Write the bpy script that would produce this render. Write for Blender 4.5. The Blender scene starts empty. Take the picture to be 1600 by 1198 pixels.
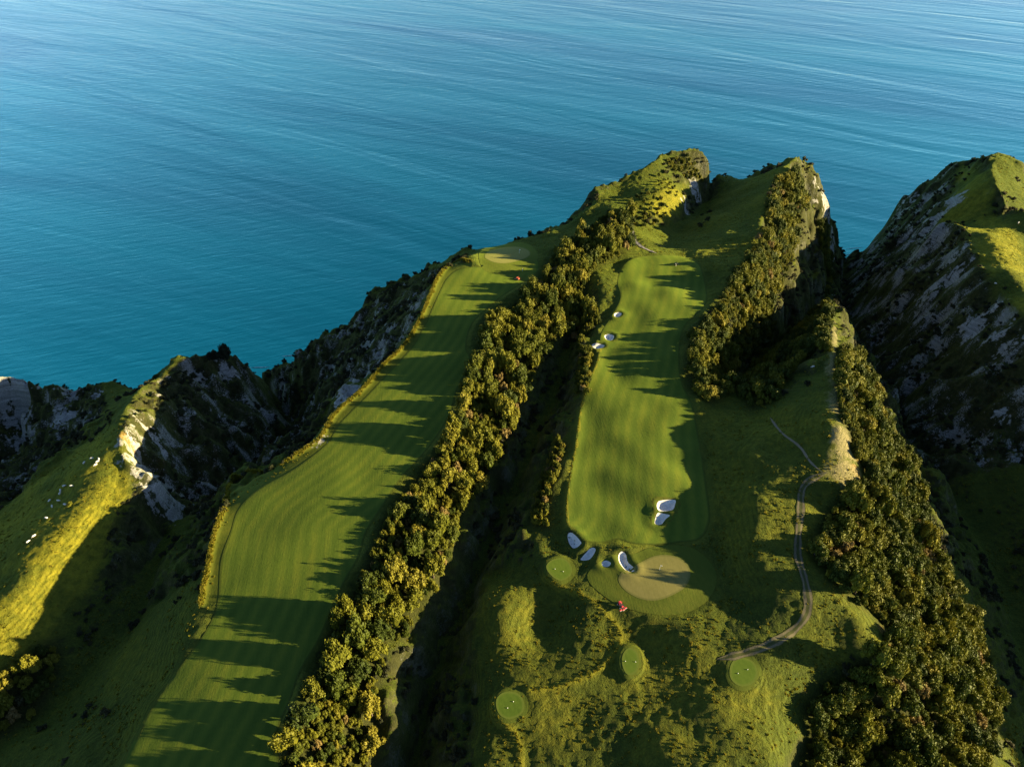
import bpy, bmesh, math, random
import numpy as np
from mathutils import Vector, Matrix
from mathutils.geometry import delaunay_2d_cdt

random.seed(7); RNG = np.random.default_rng(11)
SC = bpy.context.scene
COL = SC.collection

# ------------------------------------------------------------------ camera, sky, sun, exposure
CAM_H, PITCH, FOC = 200.0, math.radians(40.0), 1067.0      # metres over the plateau, tilt down, focal length in photo pixels
SEA_Z = -140.0
SUN_EL, SUN_AZ = math.radians(13.5), math.radians(98.0)    # azimuth clockwise from +Y

cd = bpy.data.cameras.new('camera'); cam = bpy.data.objects.new('camera', cd); COL.objects.link(cam)
cd.sensor_width = 36.0; cd.lens = 36.0 * FOC / 1600.0; cd.clip_start = 1.0; cd.clip_end = 60000.0
cam.location = (0, 0, CAM_H); cam.rotation_euler = (math.radians(90) - PITCH, 0, 0)
SC.camera = cam

wd = bpy.data.worlds.new('World'); SC.world = wd; wd.use_nodes = True
nt = wd.node_tree
sky = nt.nodes.new('ShaderNodeTexSky'); sky.sky_type = 'NISHITA'; sky.sun_disc = False
sky.sun_elevation = SUN_EL; sky.sun_rotation = SUN_AZ; sky.altitude = 300; sky.air_density = 0.7
sky.dust_density = 0.3; sky.ozone_density = 2.0
nt.links.new(sky.outputs[0], nt.nodes['Background'].inputs[0])
nt.nodes['Background'].inputs[1].default_value = 0.05

sl = bpy.data.lights.new('sun', 'SUN'); so = bpy.data.objects.new('sun', sl); COL.objects.link(so)
sl.energy = 5.0; sl.angle = math.radians(0.5); sl.color = (1.0, 0.79, 0.42)
so.rotation_euler = Vector((math.cos(SUN_EL)*math.sin(SUN_AZ), math.cos(SUN_EL)*math.cos(SUN_AZ), math.sin(SUN_EL))).to_track_quat('Z', 'Y').to_euler()
so.location = (400, -60, 200)

SC.view_settings.view_transform = 'Standard'; SC.view_settings.look = 'None'
SC.view_settings.exposure = 2.05; SC.view_settings.gamma = 1.0

# ------------------------------------------------------------------ helpers
SP, CP = math.sin(PITCH), math.cos(PITCH)
def pix(u, v, z):
    """the point at height z that the photo shows at pixel (u, v)"""
    a = (u-800)/FOC; b = (v-599)/FOC
    t = (CAM_H-z)/(SP+b*CP)
    return (a*t, t*(CP-b*SP), z)

def tag(o, label=None, cat=None, group=None, kind=None):
    if label: o['label'] = label
    if cat: o['category'] = cat
    if group: o['group'] = group
    if kind: o['kind'] = kind
    return o

def link(name, me, mat=None, parent=None):
    o = bpy.data.objects.new(name, me); COL.objects.link(o)
    if mat is not None and me is not None and not me.materials: me.materials.append(mat)
    if parent is not None: o.parent = parent
    return o

def empty(name, loc, rz=0.0):
    o = bpy.data.objects.new(name, None); COL.objects.link(o)
    o.location = loc; o.rotation_euler = (0, 0, rz); o.empty_display_size = 0.5
    return o

def mesh_np(name, V, Fq, smooth=True):
    me = bpy.data.meshes.new(name)
    V = np.asarray(V, dtype=np.float32); Fq = np.asarray(Fq, dtype=np.int32)
    n = Fq.shape[1]
    me.vertices.add(len(V)); me.vertices.foreach_set('co', V.ravel())
    me.loops.add(Fq.size); me.loops.foreach_set('vertex_index', Fq.ravel())
    me.polygons.add(len(Fq)); me.polygons.foreach_set('loop_start', np.arange(0, Fq.size, n, dtype=np.int32))
    me.polygons.foreach_set('use_smooth', np.full(len(Fq), smooth, dtype=bool))
    me.update(calc_edges=True)
    return me

def attr(me, name, arr):
    a = me.attributes.new(name, 'FLOAT', 'POINT'); a.data.foreach_set('value', np.asarray(arr, dtype=np.float32).ravel())

def smooth01(a, b, x):
    t = np.clip((x-a)/(b-a), 0, 1); return t*t*(3-2*t)

def catmull(pts, closed=False, n=8):
    P = np.asarray(pts, dtype=float); m = len(P); out = []
    rng = range(m) if closed else range(m-1)
    for i in rng:
        if closed: p0, p1, p2, p3 = P[(i-1) % m], P[i], P[(i+1) % m], P[(i+2) % m]
        else: p0, p1, p2, p3 = P[max(i-1, 0)], P[i], P[i+1], P[min(i+2, m-1)]
        for k in range(n):
            t = k/n
            out.append(0.5*((2*p1)+(p2-p0)*t+(2*p0-5*p1+4*p2-p3)*t*t+(3*p1-p0-3*p2+p3)*t**3))
    if not closed: out.append(P[-1])
    return np.array(out)

def inpoly(poly, x, y):
    x = np.asarray(x, float); y = np.asarray(y, float); r = np.zeros(x.shape, bool)
    px, py = poly[:, 0], poly[:, 1]; j = len(poly)-1
    for i in range(len(poly)):
        c = (py[i] > y) != (py[j] > y)
        with np.errstate(divide='ignore', invalid='ignore'):
            xi = (px[j]-px[i])*(y-py[i])/(py[j]-py[i]+1e-12)+px[i]
        r ^= c & (x < xi); j = i
    return r

def polydist(line, x, y, closed=True):
    x = np.asarray(x, float); y = np.asarray(y, float); d = np.full(x.shape, 1e9)
    m = len(line)
    for i in range(m if closed else m-1):
        ax, ay = line[i][:2]; bx, by = line[(i+1) % m][:2]
        ex, ey = bx-ax, by-ay; L = ex*ex+ey*ey+1e-9
        t = np.clip(((x-ax)*ex+(y-ay)*ey)/L, 0, 1)
        d = np.minimum(d, (x-ax-t*ex)**2+(y-ay-t*ey)**2)
    return np.sqrt(d)

def sdf(poly, x, y):
    d = polydist(poly, x, y); return np.where(inpoly(poly, x, y), -d, d)

# ------------------------------------------------------------------ terrain: ridge, rim and valley lines read off the photo
X0, X1, Y0, Y1 = -420, 540, 30, 690
LINES = [   # (u, v, z)
 # left fairway: left rim, right (tree) edge, middle
 [(742,398,-1),(715,412,-1),(690,430,-1),(672,465,-1),(655,505,-1.5),(630,545,-2),(600,575,-2),(570,610,-2.5),(520,655,-3),(500,690,-3),(450,725,-3.5),(390,755,-4),(355,785,-4),(335,840,-4),(322,900,-4),(312,945,-4),(300,985,-4.5),(275,1045,-5),(233,1118,-5),(187,1198,-5),(130,1290,-5)],
 [(860,385,0),(845,420,0),(800,460,0.5),(760,490,1),(748,530,1),(745,560,1),(725,600,1),(715,640,1),(690,680,1),(665,715,1),(640,740,1),(610,780,1),(590,820,1),(575,860,0.5),(555,900,0.5),(530,940,0),(510,990,0),(480,1040,0),(465,1090,0),(440,1198,0),(420,1290,0)],
 [(793,398,0.6),(770,430,0),(715,500,0),(690,560,0),(640,630,-.4),(590,690,-.6),(510,770,-.8),(450,850,-1),(420,930,-1.2),(390,1000,-1.5),(330,1120,-1.5),(290,1210,-1.5)],
 # ravine between the two fairways
 [(915,430,-3),(910,480,-9),(892,540,-15),(872,600,-18),(850,660,-20),(822,720,-21),(785,790,-22),(760,860,-23),(730,930,-24),(700,1000,-26),(670,1080,-28),(645,1198,-30),(630,1300,-32)],
 [(880,510,-5),(832,585,-8),(802,660,-9),(776,720,-9.5),(740,768,-10),(704,850,-10),(660,945,-10),(625,1000,-11),(600,1060,-12),(585,1150,-13),(575,1240,-14)],
 # middle fairway: left edge, centre, right edge
 [(945,390,-1),(935,440,-1),(935,500,-1),(928,550,-1.5),(914,600,-1.5),(902,640,-1.5),(886,690,-1.5),(868,740,-1.5),(852,800,-1.5),(848,850,-2),(850,885,-2)],
 [(1030,400,0),(1020,450,.5),(1005,520,0),(1000,600,.8),(985,680,1.2),(975,760,1.2),(990,830,0),(1040,880,.8),(1010,920,1)],
 [(1090,400,1),(1112,440,1.5),(1112,470,2),(1078,510,2),(1076,580,2),(1090,630,1),(1098,690,1.5),(1108,740,1.5),(1118,790,1.5),(1128,860,1.5),(1120,910,1),(1080,955,0),(1030,965,-.5),(960,940,-1),(915,900,-1)],
 # the open promontory ridges: coast rim, bright hill, gully, grass ridge
 [(742,392,-4),(800,376,-8),(860,362,-8),(920,325,-5),(955,290,0),(1000,265,6),(1040,240,11),(1080,228,14),(1105,240,9),(1115,262,-1),(1145,286,-25)],
 [(985,345,-6),(1010,355,-8),(1045,352,-13)],
 [(975,300,-.5),(1010,296,2.5),(1040,292,4),(1065,300,-2)],
 [(1010,330,-3),(1040,325,-4),(1058,325,-9)],
 [(1040,385,-5),(1062,360,-14),(1090,335,-20),(1110,305,-29),(1148,293,-36)],
 [(1250,244,7),(1235,256,7),(1208,290,5),(1196,330,5),(1186,400,5),(1150,440,5),(1110,480,3.5),(1086,520,3),(1078,570,3),(1082,605,2)],
 [(1250,244,7),(1200,265,-2),(1160,286,-17)],
 # cliff falling from the grass ridge to the gorge mouth
 [(1250,244,7),(1275,265,-15),(1290,330,-68),(1310,370,-104),(1310,402,-134)],
 # gorge on the right
 [(1325,410,-138),(1312,450,-121),(1330,520,-102),(1390,620,-87),(1440,720,-78),(1530,850,-68),(1590,1000,-62),(1640,1150,-58),(1680,1300,-55)],
 # wooded side gully behind the saddle
 [(1135,610,-14),(1158,595,-26),(1200,552,-50),(1290,500,-86),(1330,480,-106)],
 [(1088,615,1),(1110,630,0),(1150,640,0),(1200,641,3),(1255,626,8),(1308,600,13)],
 # knife edge ridge and its crest
 [(1306,465,-40),(1301,500,-5),(1303,540,7),(1308,600,13),(1315,660,16),(1322,715,16),(1322,742,14),(1302,765,10),(1282,800,8),(1278,860,7),(1292,900,7),(1330,955,6.5),(1380,1000,5.5),(1412,1032,3)],
 [(1285,742,13),(1258,765,10.5),(1250,800,9),(1245,860,7.5),(1258,920,6.5),(1262,960,5.5),(1240,990,4),(1190,1015,2),(1120,1030,.4)],
 [(1300,745,13),(1200,722,8),(1140,690,4)],
 [(1175,770,8.5),(1180,800,8.4),(1185,840,7.6),(1185,890,6.4),(1165,950,2.6)],
 # foreground mounds, tees, hollows
 [(765,908,-3),(772,935,-1),(783,965,-1.5),(785,1000,-4.5),(772,1050,-6),(752,1110,-6),(745,1198,-6.5),(740,1300,-6.5)],
 [(742,925,-7),(752,985,-7.5),(748,1040,-8)],
 [(802,935,-4),(812,985,-6)],
 [(835,905,-5),(862,935,-7.5),(855,990,-9),(835,1035,-6)],
 [(858,905,-2),(910,932,-2),(955,965,-1.8),(970,1000,-2),(942,1045,-2.6),(880,1070,-3.8),(830,1078,-4.6),(790,1075,-5)],
 [(770,1115,-5),(797,1130,-5),(810,1160,-5.5),(818,1198,-6),(820,1300,-6)],
 [(900,1120,-4),(930,1160,-4.2),(900,1250,-5)],
 [(985,1033,-2),(1050,1000,-.6),(1100,1030,0),(1160,1050,1.2)],
 [(1040,1085,-1.8),(1000,1120,-2.6),(970,1198,-3.5),(950,1300,-3.5)],
 [(1120,1085,1.5),(1105,1125,2.4),(1095,1198,2.8),(1090,1300,3)],
 [(1200,1090,2),(1215,1150,2),(1215,1250,2)],
 [(1240,1065,-1),(1262,1110,-6),(1260,1198,-8),(1260,1300,-9)],
 [(1300,1035,-1),(1350,1085,-9),(1350,1180,-15),(1350,1300,-18)],
 # left valley, hill with the sheep, spur and its cliffs
 [(405,590,-138),(425,625,-118),(455,660,-96),(432,705,-78),(335,770,-58),(275,800,-46),(245,850,-39),(222,950,-33),(165,1020,-30),(80,1100,-28),(-30,1198,-27)],
 [(186,668,-9),(190,700,-8),(192,735,-9),(160,775,-9.5),(95,835,-10),(20,905,-11),(-60,980,-12),(-150,1060,-13)],
 [(186,668,-10),(202,625,-21),(250,583,-30),(290,556,-32),(350,548,-34),(378,566,-46),(402,587,-76)],
 [(175,652,-22),(130,692,-28),(90,720,-32),(0,800,-36),(-80,860,-40)],
 [(165,640,-48),(110,690,-72),(60,745,-74),(0,815,-76),(-100,890,-78)],
 [(190,600,-62),(160,594,-60),(130,600,-64),(100,603,-62),(85,615,-70),(75,606,-58),(40,588,-56),(0,583,-55),(-100,575,-55)],
 [(60,680,-96),(0,720,-100),(-100,780,-104)],
 [(140,1198,-10),(115,1180,-13)],
 [(240,1060,-12),(180,1120,-14),(150,1190,-12)],
 # coast flank below the left fairway
 [(415,578,-110),(470,560,-62),(520,520,-52),(580,470,-42),(620,440,-36),(680,411,-26),(740,390,-12)],
 # headland across the gorge
 [(1600,250,-5),(1555,235,-6),(1500,250,-26),(1480,265,-38),(1430,290,-58),(1410,325,-76),(1380,355,-96),(1350,375,-120),(1344,396,-136)],
 [(1555,235,-6),(1548,270,-7),(1560,300,-9),(1600,325,-11),(1680,360,-12)],
 [(1480,305,-30),(1510,330,-31),(1560,352,-29),(1620,375,-31)],
 [(1462,346,-25),(1510,352,-16),(1545,385,-11),(1570,430,-10),(1600,478,-10),(1680,560,-10)],
 [(1440,440,-46),(1500,470,-33),(1560,480,-22)],
 [(1700,300,-30),(1720,420,-34),(1780,520,-36)],
 [(1410,700,-62),(1530,708,-60),(1600,712,-58),(1700,716,-56)],
]
WORLD_LINES = [  # (x, y, z): land outside the frame
 [(540,300,-30),(540,420,-34),(540,560,-30)],
 [(345,20,4),(335,120,4),(340,200,4),(360,270,-4),(420,330,-20)],
 [(540,20,10),(540,200,8)],
 [(210,20,-58),(212,80,-62)],
 [(-290,60,-40),(-300,140,-60),(-420,250,-70)],
 [(-420,60,-20),(-420,150,-30)],
 [(-200,20,-14),(-420,20,-18)],
 [(-420,300,-45),(-330,300,-42)],
]
COAST = np.array([(-460,380),(-400,372),(-330,376),(-270,362),(-235,378),(-212,405),(-198,413),(-186,405),(-160,415),(-125,438),(-85,468),(-40,505),(20,560),(80,600),(130,610),(175,590),(200,575),(235,590),(290,600),(318,597),(333,590),(346,600),(372,625),(420,650),(480,672),(560,684),(560,800),(-460,800)], float)

def density(line):
    out = []
    for (a, b) in zip(line[:-1], line[1:]):
        n = max(2, int(math.hypot(b[0]-a[0], b[1]-a[1])/1.2))
        for k in range(n): out.append([a[i]+(b[i]-a[i])*k/n for i in range(3)])
    out.append(list(line[-1])); return out
CP_PTS = []
for l in LINES:
    c = catmull(l, n=4) if len(l) > 2 else np.array(l, float)
    CP_PTS += density([pix(*p) for p in c])
for l in WORLD_LINES: CP_PTS += density(l)
CP_PTS = np.array(CP_PTS)

def up2(z, shape):
    H, W = z.shape
    yy = np.linspace(0, H-1, shape[0]); xx = np.linspace(0, W-1, shape[1])
    y0 = np.clip(np.floor(yy).astype(int), 0, H-2); x0 = np.clip(np.floor(xx).astype(int), 0, W-2)
    fy = (yy-y0)[:, None]; fx = (xx-x0)[None, :]
    return (z[y0][:, x0]*(1-fy)*(1-fx)+z[y0][:, x0+1]*(1-fy)*fx+z[y0+1][:, x0]*fy*(1-fx)+z[y0+1][:, x0+1]*fy*fx)

def blur(z, s):
    r = int(math.ceil(3*s)); k = np.exp(-0.5*(np.arange(-r, r+1)/s)**2); k /= k.sum()
    p = np.pad(z, ((r, r), (0, 0)), mode='edge'); o = np.zeros_like(z)
    for i, w in enumerate(k): o += w*p[i:i+z.shape[0]]
    p = np.pad(o, ((0, 0), (r, r)), mode='edge'); o2 = np.zeros_like(z)
    for i, w in enumerate(k): o2 += w*p[:, i:i+z.shape[1]]
    return o2

def solve():
    z = None
    for h, it in ((30, 200), (15, 160), (7.5, 140), (3.75, 120), (2.5, 90)):
        W = int(round((X1-X0)/h))+1; Hh = int(round((Y1-Y0)/h))+1
        gx = X0+np.arange(W)*h; gy = Y0+np.arange(Hh)*h
        z = np.zeros((Hh, W)) if z is None else up2(z, (Hh, W))
        s = np.zeros((Hh, W)); c = np.zeros((Hh, W))
        ix = np.round((CP_PTS[:, 0]-X0)/h).astype(int); iy = np.round((CP_PTS[:, 1]-Y0)/h).astype(int)
        ok = (ix >= 0) & (ix < W) & (iy >= 0) & (iy < Hh)
        np.add.at(s, (iy[ok], ix[ok]), CP_PTS[ok, 2]); np.add.at(c, (iy[ok], ix[ok]), 1)
        fix = c > 0; val = np.where(fix, s/np.maximum(c, 1), 0)
        GX, GY = np.meshgrid(gx, gy); sea = inpoly(COAST, GX, GY)
        val = np.where(sea, -148, val); fix = fix | sea
        yy, xx = np.indices(z.shape)
        par = [((xx+yy) % 2 == q) & ~fix for q in (0, 1)]
        z = np.where(fix, val, z); om = 1.75
        for _ in range(it):
            for q in (0, 1):
                p = np.pad(z, 1, mode='edge')
                a = 0.25*(p[:-2, 1:-1]+p[2:, 1:-1]+p[1:-1, :-2]+p[1:-1, 2:])
                z = np.where(par[q], z+om*(a-z), z)
    return z

NX, NY = X1-X0+1, Y1-Y0+1
ZT = up2(solve(), (NY, NX))
gx = X0+np.arange(NX, dtype=float); gy = Y0+np.arange(NY, dtype=float)
GX, GY = np.meshgrid(gx, gy)

def spectral(wmin, wmax, seed, beta=1.6):
    r = np.random.default_rng(seed); f = np.fft.rfft2(r.standard_normal((NY, NX)))
    ky = np.fft.fftfreq(NY)[:, None]; kx = np.fft.rfftfreq(NX)[None, :]
    k = np.sqrt(kx*kx+ky*ky)+1e-9
    f *= np.where((k > 1/wmax) & (k < 1/wmin), k**-beta, 0)
    o = np.fft.irfft2(f, (NY, NX)); return o/o.std()

def sample(Z, x, y):
    fx = np.clip(np.asarray(x, float)-X0, 0, NX-1.001); fy = np.clip(np.asarray(y, float)-Y0, 0, NY-1.001)
    ix = fx.astype(int); iy = fy.astype(int); fx = fx-ix; fy = fy-iy
    return Z[iy, ix]*(1-fx)*(1-fy)+Z[iy, ix+1]*fx*(1-fy)+Z[iy+1, ix]*(1-fx)*fy+Z[iy+1, ix+1]*fx*fy

ZT = blur(ZT, 1.6)
def hit_on(Z, u, v, lift=0.0):
    """where the sight line of photo pixel (u, v) meets the ground"""
    a = (u-800)/FOC; b = (v-599)/FOC
    t = np.arange(120.0, 900.0, 0.5)
    x = a*t; y = t*(CP-b*SP); z = CAM_H-t*(SP+b*CP)
    g = sample(Z, x, y)+lift
    k = np.nonzero((z < g) & (x > X0) & (x < X1) & (y < Y1))[0]
    if len(k) == 0 or k[0] == 0: return None
    i = k[0]; d0 = z[i-1]-g[i-1]; d1 = g[i]-z[i]; w = d0/(d0+d1+1e-9)
    return np.array([x[i-1]+(x[i]-x[i-1])*w, y[i-1]+(y[i]-y[i-1])*w])
ZB = ZT.copy()
def hits(pts, lift=0.0): return np.array([h for h in (hit_on(ZB, u, v, lift) for u, v in pts) if h is not None])

# golf surfaces, outlines read off the photo
FAIR_L = [(800,418),(835,400),(840,425),(800,452),(765,478),(738,505),(728,540),(735,565),(715,605),(703,645),(680,685),(655,715),(625,748),(598,790),(572,830),(560,870),(540,905),(520,950),(498,1000),(470,1045),(452,1095),(430,1150),(418,1240),(150,1290),(187,1198),(233,1118),(277,1051),(320,991),(340,945),(345,880),(360,830),(372,795),(405,762),(460,732),(510,694),(532,660),(580,612),(610,578),(640,548),(664,508),(682,468),(698,435),(725,418)]
FAIR_M = [(1000,402),(1050,400),(1085,408),(1098,425),(1105,460),(1098,482),(1070,508),(1062,545),(1064,590),(1080,630),(1089,668),(1095,700),(1101,740),(1106,780),(1108,815),(1092,842),(1058,846),(1020,850),(990,850),(965,842),(940,848),(912,846),(890,826),(884,800),(890,750),(898,700),(905,650),(920,600),(934,560),(940,520),(958,490),(970,465),(965,440),(975,415)]
GREENS = [
 ([(966,906),(972,894),(990,886),(1004,877),(1022,869),(1042,867),(1062,872),(1076,885),(1078,902),(1070,918),(1055,928),(1035,936),(1015,938),(992,932),(974,920)], 'pale kidney shaped putting green beside the bunkers, flagstick in it'),
 ([(757,400),(762,393),(778,388),(800,386),(818,388),(828,394),(826,401),(812,407),(792,411),(772,410),(760,405)], 'pale oval putting green at the cliff end of the long fairway'),
]
COLLARS = [([(920,893),(950,870),(985,868),(1015,856),(1050,850),(1085,858),(1112,880),(1120,905),(1108,935),(1080,955),(1045,962),(1005,958),(965,945),(935,925),(920,908)], 0),
           ([(748,402),(756,388),(785,380),(820,381),(838,392),(836,410),(800,428),(760,425)], 1)]
TEES = [([(797,1102,23,22)], 'round mown tee near the foot of the lit grass mound'), ([(985,1034,14,22)], 'narrow oval mown tee with two white markers'),
        ([(1161,1050,23,23)], 'round mown tee where the farm track ends'), ([(874,890,20,18)], 'round mown tee below the pair of small bunkers')]
BUNKERS = [
 ([(1030,784),(1053,782),(1054,788),(1050,796),(1036,798),(1028,795)], 'squarish bunker touching a triangular one in the shaded fairway'),
 ([(1028,801),(1036,802),(1046,805),(1040,809),(1034,816),(1026,816),(1024,812)], 'triangular bunker touching a squarish one in the shaded fairway'),
 ([(888,834),(895,834),(907,846),(906,850),(896,853),(889,843)], 'wedge shaped bunker at the fairway corner beside the ravine'),
 ([(908,872),(916,862),(924,856),(930,858),(927,866),(920,872)], 'slanting bunker with shrubs at its lower lip'),
 ([(941,878),(948,876),(954,880),(950,885),(942,884)], 'smallest bunker, a white spot beside the long curved bunker'),
 ([(967,868),(972,864),(978,868),(981,878),(991,888),(986,893),(976,889),(968,878)], 'long curved bunker against the kidney shaped green'),
 ([(925,541),(934,538),(944,540),(938,545),(928,546)], 'flat white bunker above the hedge at the fairway edge'),
 ([(945,524),(952,522),(959,525),(956,531),(948,530)], 'rounded white bunker next to the flat one'),
 ([(960,490),(966,488),(971,490),(967,494),(961,494)], 'tiny far bunker high on the wooded fairway side'),
]
def wpoly(pts, n=6): return hits([tuple(p) for p in catmull(pts, True, n)])
def ell(u, v, a, b): return hits([(u+a*math.cos(t)*(1+.035*math.sin(2*t+u)+.02*math.sin(3*t+v)), v+b*math.sin(t)*(1+.03*math.sin(2*t+v)+.02*math.sin(5*t+u))) for t in np.linspace(0, 2*math.pi, 40, endpoint=False)])
PL, PM = wpoly(FAIR_L, 4), wpoly(FAIR_M, 4)
PG = [wpoly(g[0]) for g in GREENS]; PC = [wpoly(c[0]) for c in COLLARS]
PT = [ell(*t[0][0]) for t in TEES]; PB = [wpoly(b[0]) for b in BUNKERS]

# smooth the golf ground, roughen the steep ground
def gmask(polys, margin, soft):
    m = np.zeros((NY, NX))
    for P in polys:
        a0, a1 = int(max(P[:, 0].min()-margin-soft-X0, 0)), int(min(P[:, 0].max()+margin+soft-X0+2, NX))
        b0, b1 = int(max(P[:, 1].min()-margin-soft-Y0, 0)), int(min(P[:, 1].max()+margin+soft-Y0+2, NY))
        if a1 <= a0 or b1 <= b0: continue
        d = sdf(P, GX[b0:b1, a0:a1], GY[b0:b1, a0:a1])
        m[b0:b1, a0:a1] = np.maximum(m[b0:b1, a0:a1], 1-smooth01(margin-soft, margin+soft, d))
    return m
BELTS = {
 'mid': [(950,330),(990,336),(985,385),(955,398),(930,412),(912,450),(930,475),(940,492),(915,522),(885,512),(858,540),(832,585),(818,620),(802,660),(778,720),(742,765),(722,805),(705,850),(692,905),(652,950),(632,990),(600,1005),(605,1040),(580,1100),(590,1150),(565,1240),(420,1240),(440,1160),(475,1110),(492,1055),(512,1005),(537,950),(562,905),(582,860),(607,800),(642,755),(682,708),(702,668),(717,628),(737,578),(752,530),(765,492),(805,472),(852,430),(862,398),(900,368)],
 'hedge': [(868,682),(879,690),(874,730),(856,770),(852,812),(830,816),(838,765),(856,722)],
 'hedge2': [(903,540),(922,545),(918,610),(902,608)],
 'ridge': [(1212,275),(1255,285),(1265,315),(1250,335),(1238,400),(1222,440),(1205,470),(1212,512),(1182,542),(1152,572),(1142,600),(1112,624),(1085,606),(1076,565),(1080,515),(1114,485),(1144,435),(1184,375),(1198,348),(1205,305)],
 'shade': [(1245,345),(1280,350),(1295,430),(1285,480),(1240,520),(1200,545),(1150,600),(1175,630),(1205,620),(1235,580),(1265,545),(1285,545),(1295,500),(1300,430),(1290,360)],
 'gorge': [(1312,548),(1342,552),(1372,612),(1378,652),(1402,692),(1432,742),(1442,792),(1462,842),(1492,902),(1522,962),(1557,1052),(1562,1122),(1535,1250),(1272,1250),(1266,1105),(1292,1066),(1352,1036),(1424,1046),(1404,1004),(1374,956),(1344,936),(1304,906),(1276,856),(1294,806),(1316,776),(1354,745),(1336,682),(1318,642),(1308,592)],
 'knoll': [(1040,246),(1075,240),(1108,266),(1098,284),(1072,276),(1052,262)],
 'knoll2': [(1010,292),(1034,302),(1042,328),(1014,350),(996,345),(990,328),(985,312)],
 'knoll3': [(1030,268),(1052,282),(1062,300),(1048,302),(1030,288)],
 'corner': [(-30,1075),(30,1030),(70,1005),(84,1000),(80,1050),(45,1110),(-30,1160)],
}
MEADOWS = [
 [(950,292),(1000,262),(1040,239),(1080,227),(1108,243),(1114,270),(1085,290),(1070,310),(1065,335),(1040,350),(1000,330),(965,315)],
 [(1155,292),(1200,268),(1248,246),(1235,262),(1208,295),(1195,340),(1180,400),(1150,440),(1110,430),(1060,395),(1095,360),(1110,330),(1120,312)],
 [(190,690),(205,765),(175,830),(160,890),(110,975),(20,1060),(-60,1100),(-60,900),(0,800),(90,722),(130,692),(175,658)],
 [(1090,630),(1200,645),(1300,605),(1310,640),(1330,740),(1280,800),(1270,860),(1300,905),(1340,940),(1400,1010),(1410,1030),(1300,1040),(1200,1060),(1120,1030),(1130,860),(1110,740)],
 [(1555,237),(1500,255),(1490,300),(1465,345),(1520,390),(1545,440),(1590,490),(1700,560),(1700,250)],
 [(310,950),(275,1050),(187,1198),(100,1198),(150,1100),(220,960),(300,900)],
 [(760,900),(850,890),(980,940),(1130,1020),(1250,1060),(1230,1198),(745,1198),(740,1050)]]
CLIFFS = [
 [(420,582),(520,522),(620,442),(735,396),(712,408),(686,425),(662,465),(645,505),(616,545),(586,573),(553,608),(500,652),(480,686),(430,716),(370,747),(335,785),(300,805),(260,805),(350,762),(430,700),(450,660)],
 [(190,672),(205,627),(250,587),(290,560),(350,552),(385,577),(430,642),(450,680),(350,760),(270,802),(250,782),(207,762)],
 [(-80,583),(180,598),(165,640),(110,690),(60,745),(-80,830)],
 [(1310,425),(1345,398),(1410,328),(1490,262),(1480,310),(1455,345),(1500,385),(1530,430),(1600,492),(1700,560),(1700,720),(1440,720),(1380,620),(1330,520)]]
CLIFF = gmask([hits([tuple(p) for p in v]) for v in CLIFFS], 0, 3.0)
WM = [hits([tuple(p) for p in v]) for v in MEADOWS]
MEADOW = gmask(WM, 0, 3.0); SUN_TINT = np.maximum(gmask([WM[0], WM[2], WM[4]], 0, 4.0), .28*MEADOW)  # second mask: sunlit yellow painted on the bright hills, fainter on other meadows
WB = {k: hits([tuple(p) for p in v], 3.0) for k, v in BELTS.items()}
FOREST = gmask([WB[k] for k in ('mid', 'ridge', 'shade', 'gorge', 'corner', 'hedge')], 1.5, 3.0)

GOLF = gmask([PL, PM]+PC+PT, 4, 4)
RIMPTS = [(735,409),(713,411),(688,429),(670,464),(653,504),(628,543),(598,573),(568,608),(517,653),(496,688),(446,722),(386,752),(351,783),(331,840),(318,900),(308,947)]
PR = hits([tuple(p) for p in catmull(RIMPTS, False, 4)]+[(380,940),(400,860),(430,800),(520,730),(600,650),(660,560),(700,490),(740,430)])   # mown ground out to the cliff rim
GIN = gmask([PL, PM, PR]+PC+PT, 1.0, 1.0)+1e-4
ZS = blur(ZT*GIN, 6.0)/blur(GIN, 6.0)       # average over the mown ground only, so the rims stay crisp
GOLF = np.maximum(gmask([PL, PM]+PC+PT, 1.0, 2.0), gmask([PR], 0.0, 1.0))
ZT = ZT*(1-GOLF)+ZS*GOLF
for k_, sg_ in ((2, 7.0), (6, 4.0), (4, 6.0), (0, 4.0)):       # rounded grass hills
    m_ = gmask([WM[k_]], -1, 5)*(1-GOLF); ZT = ZT*(1-m_)+blur(ZT, sg_)*m_
gy_, gx_ = np.gradient(blur(ZT, 3)); SLOPE = np.sqrt(gx_**2+gy_**2)
steep = smooth01(0.45, 1.0, blur(SLOPE, 3))*(1-gmask([PL, PM]+PC+PT, 5, 4))*(1-.85*MEADOW)
steep = np.maximum(steep, .75*CLIFF*(1-gmask([PL], 4, 3)))
m_ = np.clip((GX-230)/25, 0, 1)*np.clip((GY-250)/30, 0, 1); steep *= 1-.35*m_; CLIFFN = CLIFF*(1-.5*m_)
m_ = np.exp(-((GX-145)**2+(GY-488)**2)/30**2); steep *= 1-.75*m_
wx = spectral(9, 60, 1)*3.2*steep*(1-.7*FOREST); wy = spectral(9, 60, 2)*3.2*steep*(1-.7*FOREST)
ZT = sample(ZT, GX+wx, GY+wy)
ridged = 1-np.abs(spectral(6, 45, 3, 1.4))*1.1
ZT += steep*(1-.85*FOREST)*(ridged*1.3+spectral(2.5, 14, 4, 1.2)*0.7)+CLIFFN*(-np.abs(spectral(5, 26, 14, 1.3))*1.5+spectral(2.1, 5, 15, .8)*.25)
rough = (1-GOLF)*(1-steep)
ZT += rough*(spectral(14, 60, 5)*0.6+spectral(2.2, 7, 6, 0.6)*0.13)
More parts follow.
